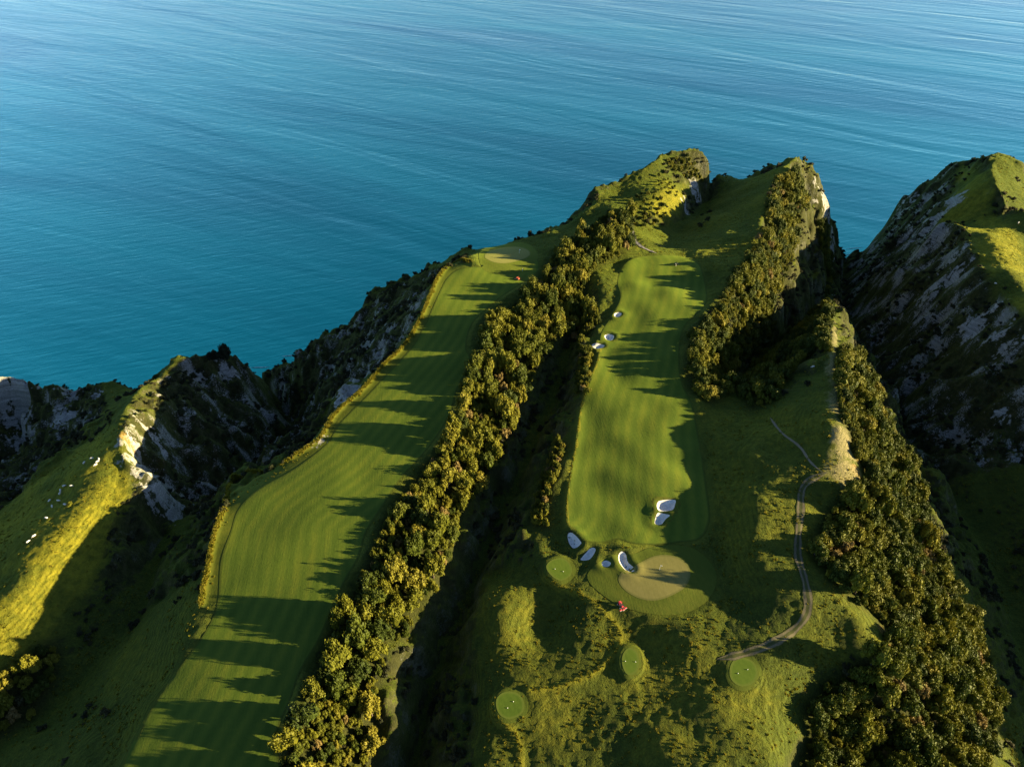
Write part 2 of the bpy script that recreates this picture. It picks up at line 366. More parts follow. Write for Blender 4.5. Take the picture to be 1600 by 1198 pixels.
ZT += gmask([PM], 2, 6)*spectral(14, 70, 8, 1.5)*0.40+gmask([PL], 2, 4)*spectral(16, 60, 9)*0.15
for (u_, v_, r_) in ((1328,722,13), (1398,1015,11)):     # soften two knobs on the crest
    h_ = hit_on(ZT, u_, v_); m_ = np.exp(-(((GX-h_[0])**2+(GY-h_[1])**2)/r_**2)**2); ZT = ZT*(1-m_)+blur(ZT, 5)*m_
# low banks added under the grass lips, raised to catch the low sun
LIPS = [
 ('tall_grass_lip', RIMPTS, 11, .5, 1.2, .9, 'tall yellow grass lip along the cliff side of the long fairway'),
 ('grass_lip', [(852,905),(868,914),(890,922),(910,932),(935,948),(955,965),(967,982),(970,1000),(960,1018),(942,1040),(905,1062),(860,1076),(825,1078)], 2, .3, .6, .5, 'grass lip round the rough hollow between the tees'),
 ('grass_lip', [(772,1090),(770,1110),(782,1128),(800,1140),(810,1160),(815,1198)], 2, .3, .6, .5, 'grass lip curling below the round tee by the lit mound'),
 ('grass_lip', [(938,545),(934,565),(926,585),(915,612),(907,640),(903,680),(896,720),(890,755),(885,795),(887,822)], 3, .18, .4, .35, 'thin pale grass lip along the ravine side of the bunkered fairway')]
LIPM = np.zeros((NY, NX)); LIPW = []
for (_, pts_, _, _, _, hb_, _) in LIPS:
    W_ = hits([tuple(p) for p in catmull(pts_, False, 4)]); W_ = np.array([w for k_, w in enumerate(W_) if k_ == 0 or np.hypot(*(w-W_[k_-1])) < 30])
    if hb_ > .6:      # walk out from the mown edge to where the ground breaks away
        out = []
        for x_, y_ in W_:
            k_ = np.arange(-2, 7, .5); zz_ = sample(ZT, x_-k_, y_); ok_ = np.nonzero(zz_ > zz_[:6].max()-.40)[0]; out.append((x_-k_[ok_[-1]]+.5, y_))
        W_ = np.array(out); W_[1:-1] = (W_[:-2]+W_[1:-1]*2+W_[2:])/4
    LIPW.append(W_)
    a0, a1 = int(max(W_[:, 0].min()-6-X0, 0)), int(min(W_[:, 0].max()+6-X0, NX)); b0, b1 = int(max(W_[:, 1].min()-6-Y0, 0)), int(min(W_[:, 1].max()+6-Y0, NY))
    e_ = np.exp(-(polydist(W_, GX[b0:b1, a0:a1], GY[b0:b1, a0:a1], False)/1.0)**2); ZT[b0:b1, a0:a1] += hb_*e_; LIPM[b0:b1, a0:a1] = np.maximum(LIPM[b0:b1, a0:a1], e_)
# tee pads are flat and a little raised, bunkers are bowls with a lip
for P in PT:
    c = P.mean(0); m = gmask([P], 1.6, 1.2); z0 = sample(ZT, c[0], c[1]); ZT = ZT*(1-m)+(z0+0.35)*m
for P in PG:
    m = gmask([P], 1.5, 3); ZT = ZT*(1-m)+(blur(ZT, 7)+0.25)*m
for P in PB:
    c = P.mean(0); d = sdf(P, GX[int(c[1]-Y0)-25:int(c[1]-Y0)+25, int(c[0]-X0)-25:int(c[0]-X0)+25], GY[int(c[1]-Y0)-25:int(c[1]-Y0)+25, int(c[0]-X0)-25:int(c[0]-X0)+25])
    sl_ = (slice(int(c[1]-Y0)-25, int(c[1]-Y0)+25), slice(int(c[0]-X0)-25, int(c[0]-X0)+25))
    ZT[sl_] += 0.45*np.exp(-((d-1.6)/1.4)**2)-1.25*(1-smooth01(-1.6, 0.7, d))
ZB = ZT.copy()
def ground(x, y): return sample(ZT, x, y)

# painted ground variation that belongs to the land itself
def spots(lst, lift=0.0):
    m = np.zeros((NY, NX))
    for (u, v, r, s) in lst:
        h = hit_on(ZB, u, v)
        if h is not None: m = np.maximum(m, s*np.exp(-0.5*((GX-h[0])**2+(GY-h[1])**2)/(r*r)))
    return m
ROCK = spots([(30,610,9,1.3),(25,640,8,1.3),(40,680,8,1.2),(110,615,6,1.1),(100,650,7,1.1),(150,620,5,1),(187,690,2.2,.9),(200,690,3,.8),(192,715,2.2,.9),(215,720,5,.9),(240,745,5,1.1),(250,770,5,1.1),(225,735,4,1),(255,695,6,.6),(235,675,5,.8),(355,580,4,.9),(345,600,4,.9),(290,640,4,.7),(330,650,4,.6),(280,730,5,.6),(545,610,5,1.2),(555,595,4,1.2),(530,630,4,1.2),(575,585,3,.9),(500,690,4,.9),
  (1290,330,6,1.1),(1300,360,6,1.1),(1285,300,5,1.1),(1275,285,4,.9),(1300,390,5,.9),(1297,455,4,.9),(1130,270,5,.8),(1085,295,5,.9),(1070,325,4,.9),(1230,575,4,1),(1240,560,4,1),(1215,605,3,.7),
  (1420,310,6,.9),(1430,370,7,.9),(1450,350,7,1),(1470,360,6,1),(1490,315,6,1),(1440,385,7,.8),(1500,390,6,.9),(1460,450,6,1.1),(1480,440,6,1),(1520,515,6,1),(1560,520,5,1),(1540,500,5,.9),(1400,500,6,.4),(1590,530,5,.8),(1560,650,6,.4),(1470,640,6,.3),(1030,385,2,.8)])
BARE = spots([(1298+q*.12, 505+q, 2.6+q/110, .9+.25*math.sin(q*.11)) for q in range(0, 240, 5)]+[(1316,690,3,.75),(1310,715,3.5,.75),(1304,735,3.5,.8),(1228,590,2.5,.7),(1225,610,2.5,.7)])
DIRT = spots([(1338,735,2.6,.8),(1345,725,2.2,.8),(1395,1020,3,.75),(1410,1030,2.6,.8),(1380,985,2.4,.7),(190,680,3,.6),(1338,758,2.5,.7)])
# ------------------------------------------------------------------ materials
def mat(name):
    m = bpy.data.materials.new(name); m.use_nodes = True; return m, m.node_tree.nodes, m.node_tree.links, m.node_tree.nodes['Principled BSDF']
def N(nodes, t, **kw):
    n = nodes.new('ShaderNode'+t)
    for k, v in kw.items():
        if k in ('ins',):
            for kk, vv in v.items(): n.inputs[kk].default_value = vv
        else: setattr(n, k, v)
    return n
def ramp(nodes, stops):
    r = nodes.new('ShaderNodeValToRGB'); e = r.color_ramp.elements
    while len(e) > 1: e.remove(e[-1])
    for i, (p, c) in enumerate(stops):
        q = e[0] if i == 0 else e.new(p)
        q.position = p; q.color = (c[0], c[1], c[2], 1)
    return r
def plain(name, c, rough=0.6, metal=0.0):
    m, n, l, b = mat(name); nz = N(n, 'TexNoise', ins={'Scale': 6.0, 'Detail': 4.0}); tc = N(n, 'TexCoord')
    l.new(tc.outputs['Object'], nz.inputs['Vector'])
    r = ramp(n, [(0.3, [x*0.75 for x in c]), (0.7, [min(1, x*1.2) for x in c])]); l.new(nz.outputs['Fac'], r.inputs[0]); l.new(r.outputs[0], b.inputs['Base Color'])
    b.inputs['Roughness'].default_value = rough; b.inputs['Metallic'].default_value = metal
    return m
def math_(n, l, op, a, b=None, clamp=False):
    m = n.new('ShaderNodeMath'); m.operation = op; m.use_clamp = clamp
    for i, x in enumerate((a, b)):
        if x is None: continue
        if isinstance(x, (int, float)): m.inputs[i].default_value = x
        else: l.new(x, m.inputs[i])
    return m.outputs[0]
def mixc(n, l, f, a, b):
    m = n.new('ShaderNodeMix'); m.data_type = 'RGBA'
    if isinstance(f, (int, float)): m.inputs[0].default_value = f
    else: l.new(f, m.inputs[0])
    for i, x in ((6, a), (7, b)):
        if isinstance(x, tuple): m.inputs[i].default_value = (*x, 1)
        else: l.new(x, m.inputs[i])
    return m.outputs[2]
def sstep(n, l, x, a, b):
    m = n.new('ShaderNodeMapRange'); m.interpolation_type = 'SMOOTHSTEP'
    l.new(x, m.inputs[0]); m.inputs[1].default_value = a; m.inputs[2].default_value = b
    return m.outputs[0]
def noise(n, l, vec, scale, detail=4.0, rough=0.55, dist=0.0):
    z = n.new('ShaderNodeTexNoise'); l.new(vec, z.inputs['Vector']); z.inputs['Scale'].default_value = scale
    z.inputs['Detail'].default_value = detail; z.inputs['Roughness'].default_value = rough; z.inputs['Distortion'].default_value = dist
    return z.outputs['Fac']
def attrn(n, name): a = n.new('ShaderNodeAttribute'); a.attribute_name = name; return a.outputs['Fac']
def mapped(n, l, vec, scale, rot=0.0):
    if rot:
        q = n.new('ShaderNodeMapping'); l.new(vec, q.inputs[0]); q.inputs['Rotation'].default_value = (0, 0, rot); vec = q.outputs[0]   # turn first, then stretch
    m = n.new('ShaderNodeMapping'); l.new(vec, m.inputs[0]); m.inputs['Scale'].default_value = scale; return m.outputs[0]
def bump(n, l, b, h, strength, dist):
    x = n.new('ShaderNodeBump'); l.new(h, x.inputs['Height']); x.inputs['Strength'].default_value = strength; x.inputs['Distance'].default_value = dist
    l.new(x.outputs[0], b.inputs['Normal'])

def sheen(b, n, l, c):
    # upright grass blades catch low light: fibre sheen in the colour of the grass itself
    b.inputs['Sheen Weight'].default_value = 0.6; b.inputs['Sheen Roughness'].default_value = 0.55
    l.new(mixc(n, l, 0.35, c, (.48, .62, .03)), b.inputs['Sheen Tint'])

def ground_material():
    m, n, l, b = mat('rough_ground')
    pos = N(n, 'TexCoord').outputs['Object']; geo = N(n, 'NewGeometry')
    n1 = noise(n, l, pos, 0.03, 5); n2 = noise(n, l, pos, 0.35, 5, 0.65); n3 = noise(n, l, pos, 1.6, 4, 0.7)
    g = ramp(n, [(0.30, (.025, .042, .009)), (0.50, (.056, .074, .011)), (0.72, (.130, .124, .014))])
    mixn = math_(n, l, 'ADD', math_(n, l, 'MULTIPLY', n1, 0.45), math_(n, l, 'MULTIPLY', n2, 0.55)); l.new(mixn, g.inputs[0])
    dk = mixc(n, l, sstep(n, l, n3, 0.42, 0.62), (.022, .030, .006), g.outputs[0])
    grass = mixc(n, l, 0.65, g.outputs[0], dk)
    sun_tint = ramp(n, [(0.35, (.085, .090, .009)), (0.6, (.18, .165, .014))]); l.new(n2, sun_tint.inputs[0])
    grass = mixc(n, l, math_(n, l, 'MULTIPLY', attrn(n, 'sun_tint'), sstep(n, l, n1, 0.32, 0.58)), grass, sun_tint.outputs[0])   # sunlit yellow put into the grass colour of the bright hills
    # golf apron: shorter, more even grass
    ap = ramp(n, [(0.3, (.040, .058, .009)), (0.7, (.078, .086, .012))]); l.new(n2, ap.inputs[0])
    grass = mixc(n, l, attrn(n, 'golf'), grass, ap.outputs[0])
    grass = mixc(n, l, math_(n, l, 'MULTIPLY', attrn(n, 'lip'), .8), grass, (.17, .16, .016))   # tall grass on the banks, its sunlit brightness put into the colour
    # steep ground: scrub and bare mudstone
    sx = N(n, 'SeparateXYZ'); l.new(geo.outputs['True Normal'], sx.inputs[0])
    ns = noise(n, l, mapped(n, l, pos, (1, 1, 0.35)), 0.09, 6, 0.6)
    sc = ramp(n, [(0.35, (.016, .018, .008)), (0.55, (.035, .036, .014)), (0.75, (.075, .066, .035))]); l.new(n2, sc.inputs[0])
    stp = sstep(n, l, math_(n, l, 'ADD', sx.outputs['Z'], math_(n, l, 'MULTIPLY', math_(n, l, 'SUBTRACT', n2, 0.5), 0.5)), 0.84, 0.66)
    stp = math_(n, l, 'MULTIPLY', stp, math_(n, l, 'SUBTRACT', 1.0, math_(n, l, 'MULTIPLY', attrn(n, 'meadow'), .9)))
    stp = math_(n, l, 'MAXIMUM', stp, math_(n, l, 'MULTIPLY', attrn(n, 'cliff'), sstep(n, l, n2, 0.30, 0.52)))
    c = mixc(n, l, stp, grass, sc.outputs[0])
    strata = noise(n, l, mapped(n, l, pos, (0.05, 0.05, 0.9)), 1.0, 4, 0.6)
    rk = ramp(n, [(0.30, (.09, .09, .085)), (0.5, (.28, .275, .26)), (0.68, (.52, .51, .49))]); l.new(math_(n, l, 'ADD', math_(n, l, 'MULTIPLY', strata, .5), math_(n, l, 'MULTIPLY', n3, .5)), rk.inputs[0])
    vsteep = sstep(n, l, sx.outputs['Z'], 0.60, 0.35)
    vsteep = math_(n, l, 'MAXIMUM', vsteep, math_(n, l, 'MULTIPLY', attrn(n, 'cliff'), sstep(n, l, sx.outputs['Z'], 0.82, 0.6)))
    r0 = math_(n, l, 'MULTIPLY', vsteep, sstep(n, l, math_(n, l, 'ADD', math_(n, l, 'MULTIPLY', ns, .7), math_(n, l, 'MULTIPLY', n3, .3)), 0.51, 0.58))
    ra = noise(n, l, mapped(n, l, pos, (1, 1, 0.3)), 0.16, 5, .65, 0.6)
    rsum = math_(n, l, 'ADD', math_(n, l, 'MULTIPLY', attrn(n, 'rock'), 0.75), math_(n, l, 'ADD', math_(n, l, 'MULTIPLY', math_(n, l, 'SUBTRACT', ra, .5), 2.6), math_(n, l, 'MULTIPLY', math_(n, l, 'SUBTRACT', n2, .5), 1.2)))
    r1 = math_(n, l, 'MULTIPLY', sstep(n, l, rsum, 0.52, 0.66), sstep(n, l, attrn(n, 'rock'), 0.12, 0.3))
    c = mixc(n, l, math_(n, l, 'MAXIMUM', math_(n, l, 'MULTIPLY', r0, math_(n, l, 'ADD', math_(n, l, 'MULTIPLY', attrn(n, 'cliff'), .65), .15)), r1, True), c, rk.outputs[0])
    dr = ramp(n, [(0.35, (.13, .085, .022)), (0.65, (.30, .18, .06))]); l.new(n3, dr.inputs[0])
    c = mixc(n, l, sstep(n, l, math_(n, l, 'MULTIPLY', attrn(n, 'dirt'), math_(n, l, 'ADD', n2, 0.35)), 0.32, 0.5), c, dr.outputs[0])
    br = ramp(n, [(0.35, (.13, .115, .05)), (0.65, (.27, .225, .13))]); l.new(n3, br.inputs[0])
    c = mixc(n, l, math_(n, l, 'MULTIPLY', sstep(n, l, math_(n, l, 'ADD', attrn(n, 'bare'), math_(n, l, 'MULTIPLY', math_(n, l, 'SUBTRACT', n2, .5), 1.4)), 0.35, 0.85), .85), c, br.outputs[0])
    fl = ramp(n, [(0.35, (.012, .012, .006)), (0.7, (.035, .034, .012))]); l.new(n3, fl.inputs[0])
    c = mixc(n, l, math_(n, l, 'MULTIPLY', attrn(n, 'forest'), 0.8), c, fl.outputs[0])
    l.new(c, b.inputs['Base Color']); b.inputs['Roughness'].default_value = 0.9; b.inputs['Specular IOR Level'].default_value = 0.1; sheen(b, n, l, c)
    hb = math_(n, l, 'ADD', math_(n, l, 'MULTIPLY', n3, 0.5), math_(n, l, 'MULTIPLY', n2, 1.0))
    hb = math_(n, l, 'MULTIPLY', hb, math_(n, l, 'SUBTRACT', 1.0, math_(n, l, 'MULTIPLY', attrn(n, 'golf'), 0.85)))
    sp_ = N(n, 'SeparateXYZ'); l.new(pos, sp_.inputs[0])
    ter = math_(n, l, 'SINE', math_(n, l, 'ADD', math_(n, l, 'MULTIPLY', sp_.outputs['Z'], 7.0), math_(n, l, 'MULTIPLY', n1, 14.0)))
    hb = math_(n, l, 'ADD', hb, math_(n, l, 'MULTIPLY', math_(n, l, 'MULTIPLY', ter, attrn(n, 'meadow')), 0.10))
    bump(n, l, b, hb, 1.0, 0.9)
    return m

def turf_material(name, stops, stripe_w, stripe_amt, edge_c=None, bump_d=0.06, mott=0.3):
    m, n, l, b = mat(name); pos = N(n, 'TexCoord').outputs['Object']
    n1 = noise(n, l, pos, 0.06, 5, 0.6); n2 = noise(n, l, pos, 0.9, 5, 0.7)
    across = attrn(n, 'across'); edge = attrn(n, 'edge')
    st = math_(n, l, 'SINE', math_(n, l, 'MULTIPLY', math_(n, l, 'ADD', across, math_(n, l, 'MULTIPLY', n2, 0.35)), 2*math.pi/stripe_w))
    fine = noise(n, l, mapped(n, l, pos, (1.6, 0.10, 1), -0.12), 1.0, 4, 0.7)
    f = math_(n, l, 'ADD', math_(n, l, 'ADD', math_(n, l, 'MULTIPLY', n1, 0.5), math_(n, l, 'MULTIPLY', n2, 0.25)), math_(n, l, 'MULTIPLY', fine, 0.25))
    f = math_(n, l, 'ADD', f, math_(n, l, 'MULTIPLY', st, stripe_amt))
    r = ramp(n, stops); l.new(f, r.inputs[0]); c = r.outputs[0]
    if edge_c:
        e = math_(n, l, 'MULTIPLY', sstep(n, l, edge, -0.9, -0.35), 0.7); c = mixc(n, l, e, c, edge_c)
    l.new(c, b.inputs['Base Color']); b.inputs['Roughness'].default_value = 0.85; b.inputs['Specular IOR Level'].default_value = 0.1; sheen(b, n, l, c)
    bump(n, l, b, math_(n, l, 'ADD', math_(n, l, 'MULTIPLY', n2, 1.0), math_(n, l, 'MULTIPLY', fine, 0.7)), 1.0, bump_d*mott*4)
    return m

M = {}
M['ground'] = ground_material()
M['fairway'] = turf_material('fairway_turf', [(0.32, (.040, .072, .009)), (0.5, (.062, .096, .012)), (0.68, (.098, .122, .014))], 5.0, 0.085, (.030, .044, .008))  # dark edge colour paints the shadow line of the mowing step
M['collar'] = turf_material('collar_turf', [(0.32, (.040, .062, .009)), (0.5, (.060, .080, .011)), (0.68, (.090, .098, .015))], 3.0, 0.02)
M['green'] = turf_material('putting_turf', [(0.3, (.125, .118, .038)), (0.5, (.165, .150, .050)), (0.7, (.205, .182, .066))], 2.2, 0.02, (.10, .105, .03), 0.02)
M['tee'] = turf_material('tee_turf', [(0.3, (.040, .075, .009)), (0.5, (.058, .098, .012)), (0.7, (.080, .120, .016))], 2.0, 0.03, (.085, .11, .02), 0.02)
def sand_material():
    m, n, l, b = mat('bunker_sand'); pos = N(n, 'TexCoord').outputs['Object']
    a = noise(n, l, pos, 1.2, 5, .6); r = ramp(n, [(0.3, (.52, .50, .46)), (0.7, (.72, .70, .66))]); l.new(a, r.inputs[0]); l.new(r.outputs[0], b.inputs['Base Color'])
    b.inputs['Roughness'].default_value = 0.95; bump(n, l, b, noise(n, l, pos, 3.0, 4, .6), 0.6, 0.1); return m
M['sand'] = sand_material()
def track_material(name, wheel, mid, two):
    m, n, l, b = mat(name); pos = N(n, 'TexCoord').outputs['Object']; ac = attrn(n, 'across'); n2 = noise(n, l, pos, 0.8, 5, .7)
    w = ramp(n, [(0.3, tuple(x*0.7 for x in wheel)), (0.7, wheel)]); l.new(n2, w.inputs[0])
    g = ramp(n, [(0.3, tuple(x*0.6 for x in mid)), (0.7, mid)]); l.new(n2, g.inputs[0])
    if two: d = math_(n, l, 'ABSOLUTE', math_(n, l, 'SUBTRACT', math_(n, l, 'ABSOLUTE', ac), 0.80))
    else: d = math_(n, l, 'ABSOLUTE', ac)
    k = sstep(n, l, math_(n, l, 'ADD', d, math_(n, l, 'MULTIPLY', math_(n, l, 'SUBTRACT', n2, .5), 1.0)), 0.45 if two else 0.9, 0.22 if two else 0.5)
    l.new(mixc(n, l, k, g.outputs[0], w.outputs[0]), b.inputs['Base Color']); b.inputs['Roughness'].default_value = 0.95
    bump(n, l, b, n2, 0.6, 0.15); return m
M['farm_track'] = track_material('wheel_track', (.14, .12, .065), (.055, .066, .008), True)
M['gravel'] = track_material('gravel_path', (.30, .285, .26), (.075, .075, .025), False)
M['dusty'] = track_material('dusty_path', (.22, .18, .11), (.07, .074, .01), False)

def sea_material():
    m, n, l, b = mat('sea_water'); pos = N(n, 'TexCoord').outputs['Object']
    # wind patches: broad streaks of calmer and rougher water, paler and deeper water
    big = noise(n, l, mapped(n, l, pos, (0.0009, 0.0036, 1), math.radians(24)), 1.0, 4, .55, 0.8)
    tur = noise(n, l, mapped(n, l, pos, (0.0016, 0.0016, 1)), 1.0, 3, .5)
    c = ramp(n, [(0.34, (.000, .43, .37)), (0.50, (.000, .58, .46)), (0.66, (.006, .72, .56))]); l.new(math_(n, l, 'ADD', math_(n, l, 'MULTIPLY', big, .65), math_(n, l, 'MULTIPLY', tur, .35)), c.inputs[0])
    l.new(c.outputs[0], b.inputs['Base Color']); b.inputs['Metallic'].default_value = 1.0
    rr = N(n, 'MapRange', ins={1: .35, 2: .65, 3: .10, 4: .20}); l.new(big, rr.inputs[0]); l.new(rr.outputs[0], b.inputs['Roughness'])
    b.inputs['Coat Weight'].default_value = 0.8; b.inputs['Coat IOR'].default_value = 1.33; b.inputs['Coat Roughness'].default_value = 0.12
    w1 = noise(n, l, mapped(n, l, pos, (0.030, 0.16, 1), math.radians(-16)), 1.0, 3, .5, 0.5)
    w2 = noise(n, l, mapped(n, l, pos, (0.14, 0.50, 1), math.radians(-21)), 1.0, 4, .6, 0.3)
    w3 = noise(n, l, mapped(n, l, pos, (0.0045, 0.032, 1), math.radians(22)), 1.0, 3, .5, 0.7)
    w4 = noise(n, l, mapped(n, l, pos, (0.0016, 0.010, 1), math.radians(34)), 1.0, 3, .5, 0.7)
    h = math_(n, l, 'ADD', math_(n, l, 'ADD', math_(n, l, 'MULTIPLY', w1, 0.36), math_(n, l, 'MULTIPLY', w2, 0.13)), math_(n, l, 'ADD', math_(n, l, 'MULTIPLY', w3, 0.8), math_(n, l, 'MULTIPLY', w4, 2.6)))
    bump(n, l, b, h, 1.0, 1.0)
    l.new(b.inputs['Normal'].links[0].from_socket, b.inputs['Coat Normal'])
    return m
M['sea'] = sea_material()
def leaf_material(name, stops, trans=0.12):
    m, n, l, b = mat(name); oi = N(n, 'ObjectInfo'); pos = N(n, 'TexCoord').outputs['Object']
    a = noise(n, l, pos, 0.9, 3, .6); f = math_(n, l, 'ADD', math_(n, l, 'MULTIPLY', oi.outputs['Random'], 0.65), math_(n, l, 'MULTIPLY', a, 0.4))
    r = ramp(n, stops); l.new(f, r.inputs[0]); l.new(r.outputs[0], b.inputs['Base Color'])
    b.inputs['Roughness'].default_value = 0.65; b.inputs['Specular IOR Level'].default_value = 0.2
    tr = n.new('ShaderNodeBsdfTranslucent'); l.new(r.outputs[0], tr.inputs[0]); mx = n.new('ShaderNodeMixShader'); mx.inputs[0].default_value = trans
    l.new(b.outputs[0], mx.inputs[1]); l.new(tr.outputs[0], mx.inputs[2]); l.new(mx.outputs[0], n['Material Output'].inputs[0])
    return m
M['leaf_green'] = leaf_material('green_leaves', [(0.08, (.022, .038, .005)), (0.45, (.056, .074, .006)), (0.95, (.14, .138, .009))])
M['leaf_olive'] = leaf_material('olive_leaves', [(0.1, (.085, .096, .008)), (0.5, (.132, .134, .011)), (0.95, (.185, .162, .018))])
M['leaf_tan'] = leaf_material('tan_leaves', [(0.1, (.14, .11, .035)), (0.5, (.19, .14, .045)), (0.95, (.24, .18, .06))])
M['leaf_dark'] = leaf_material('dark_conifer_leaves', [(0.1, (.010, .016, .009)), (0.95, (.020, .028, .013))])
M['scrub'] = leaf_material('scrub_leaves', [(0.1, (.016, .021, .008)), (0.5, (.030, .034, .011)), (0.95, (.065, .058, .022))])
M['blade'] = leaf_material('long_grass', [(0.1, (.11, .12, .010)), (0.5, (.19, .18, .015)), (0.95, (.28, .23, .03))], 0.4)
M['bark'] = plain('bark', (.085, .065, .048), 0.9)
M['wool'] = plain('wool', (.72, .69, .62), 0.95)
M['face'] = plain('sheep_face', (.55, .50, .44), 0.9)
M['white'] = plain('white_paint', (.80, .80, .78), 0.5)
M['orange'] = plain('orange_red_paint', (.62, .10, .03), 0.4)
M['red'] = plain('red_paint', (.60, .05, .06), 0.4)
M['darkgreen'] = plain('dark_green_paint', (.02, .04, .03), 0.4)
M['rubber'] = plain('rubber', (.02, .02, .02), 0.9)
M['steel'] = plain('steel', (.45, .43, .40), 0.4, 0.8)
M['seatm'] = plain('black_vinyl', (.03, .03, .03), 0.6)

# ------------------------------------------------------------------ the setting: land and sea
V = np.stack([GX.ravel(), GY.ravel(), ZT.ravel()], 1)
i0 = (np.arange(NY-1)[:, None]*NX+np.arange(NX-1)[None, :]).ravel()
Fq = np.stack([i0, i0+1, i0+1+NX, i0+NX], 1)
keep = (ZT.ravel()[Fq] > SEA_Z-5).any(1)
Fq = Fq[keep]; used = np.unique(Fq); remap = np.full(len(V), -1, np.int64); remap[used] = np.arange(len(used))
me = mesh_np('terrain', V[used], remap[Fq])
for nm, a in (('rock', ROCK), ('dirt', DIRT), ('forest', FOREST), ('golf', GOLF), ('meadow', MEADOW), ('cliff', CLIFF), ('lip', LIPM), ('sun_tint', SUN_TINT), ('bare', BARE)): attr(me, nm, a.ravel()[used])
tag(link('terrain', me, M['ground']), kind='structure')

S = 30000.0
tag(link('sea', mesh_np('sea', [(-S, -2000, SEA_Z), (S, -2000, SEA_Z), (S, S, SEA_Z), (-S, S, SEA_Z)], [(0, 1, 2, 3)], False), M['sea']), kind='structure')

def foam_material():
    m, n, l, b = mat('sea_foam'); pos = N(n, 'TexCoord').outputs['Object']
    r = ramp(n, [(0.4, (.10, .28, .32)), (0.6, (.70, .74, .74))]); l.new(noise(n, l, pos, 0.5, 5, .7), r.inputs[0]); l.new(r.outputs[0], b.inputs['Base Color']); b.inputs['Roughness'].default_value = .6; return m
M['foam'] = foam_material()
for pts_ in ([(388,574.5),(400,574.2),(412,574),(422,573.4)], [(440,557),(450,556),(462,555)], [(1316,399),(1328,397.5),(1343,396)], [(1322,389),(1334,388),(1348,387)], [(1318,404),(1328,403),(1338,402)]):
    W_ = np.array([pix(u, v, SEA_Z)[:2] for u, v in catmull(pts_, False, 6)]); k_ = len(W_); w_ = .38*np.sin(np.linspace(.15, 2.99, k_))
    V_ = [(x_, y_+sg*q_, SEA_Z+.25) for (x_, y_), q_ in zip(W_, w_) for sg in (-1, 1)]
    tag(link('surf_line', mesh_np('surf_line', V_, [(2*i, 2*i+2, 2*i+3, 2*i+1) for i in range(k_-1)]), M['foam']), kind='structure')

def sheet(name, P, m, step, off, centre=None, label=None, cat=None, kind='structure', group=None, holes=()):
    # resample the outline, fill with a grid, drape on the ground
    L = np.vstack([P, P[:1]]); seg = np.hypot(*np.diff(L, axis=0).T); cum = np.r_[0, np.cumsum(seg)]
    k = max(12, int(cum[-1]/step)); s = np.linspace(0, cum[-1], k, endpoint=False)
    B = np.stack([np.interp(s, cum, L[:, 0]), np.interp(s, cum, L[:, 1])], 1)
    xs = np.arange(B[:, 0].min(), B[:, 0].max(), step); ys = np.arange(B[:, 1].min(), B[:, 1].max(), step)
    gx2, gy2 = np.meshgrid(xs, ys); gx2 = gx2.ravel(); gy2 = gy2.ravel()
    d = sdf(B, gx2, gy2); kk = d < -0.45*step
    pts = np.vstack([B, np.stack([gx2[kk], gy2[kk]], 1)])
    eds = []; cut = [h for h in holes if inpoly(B, h[:, 0], h[:, 1]).any()]
    for h in cut:
        o_ = len(pts)
        pts = np.vstack([pts, h]); eds += [(o_+k_, o_+(k_+1) % len(h)) for k_ in range(len(h))]
    vs, es, fs, *_ = delaunay_2d_cdt([Vector(p) for p in pts], eds, [list(range(len(B)))], 1, 1e-4, False)
    vs = np.array([(v.x, v.y) for v in vs])
    fs = np.array(fs, np.int32); cc = vs[fs].mean(1); bad = ~inpoly(B, cc[:, 0], cc[:, 1])
    if True:
        for h in cut: bad |= inpoly(h, cc[:, 0], cc[:, 1])
        fs = fs[~bad]
    z = ground(vs[:, 0], vs[:, 1])+off
    me = mesh_np(name, np.c_[vs, z], np.array(fs, np.int32))
    attr(me, 'edge', sdf(B, vs[:, 0], vs[:, 1]))
    attr(me, 'across', polydist(centre, vs[:, 0], vs[:, 1], False) if centre is not None else vs[:, 0]*0.8+vs[:, 1]*0.6)
    o = link(name, me, m); tag(o, label, cat, group, kind); return o

CL = hits([(735,415),(700,470),(672,520),(640,560),(560,640),(500,705),(400,775),(362,830),(340,930),(280,1040),(185,1190)])
CM = hits([(990,410),(975,470),(950,520),(938,560),(920,605),(905,650),(898,700),(890,750),(885,800)])
HOLES = [P.mean(0)+(P-P.mean(0))*1.02 for P in PB]
sheet('fairway', PL, M['fairway'], 1.6, 0.07, CL)
sheet('fairway', PM, M['fairway'], 1.6, 0.07, CM, holes=HOLES)
for P in PC: sheet('green_apron', P, M['collar'], 1.3, 0.09, holes=HOLES)
for P, g in zip(PG, GREENS): sheet('putting_green', P, M['green'], 1.0, 0.13)
for P in PT: sheet('tee_surround', P.mean(0)+(P-P.mean(0))*1.28, M['collar'], 0.9, 0.05)
for P, t in zip(PT, TEES): sheet('tee', P, M['tee'], 0.9, 0.10)
for P, bk in zip(PB, BUNKERS):
    c = P.mean(0); Q = c+(P-c)*1.06
    sheet('sand_bunker', Q, M['sand'], 0.5, 0.10, label=bk[1], cat='bunker', kind=None, group='sand bunkers of the golf course')

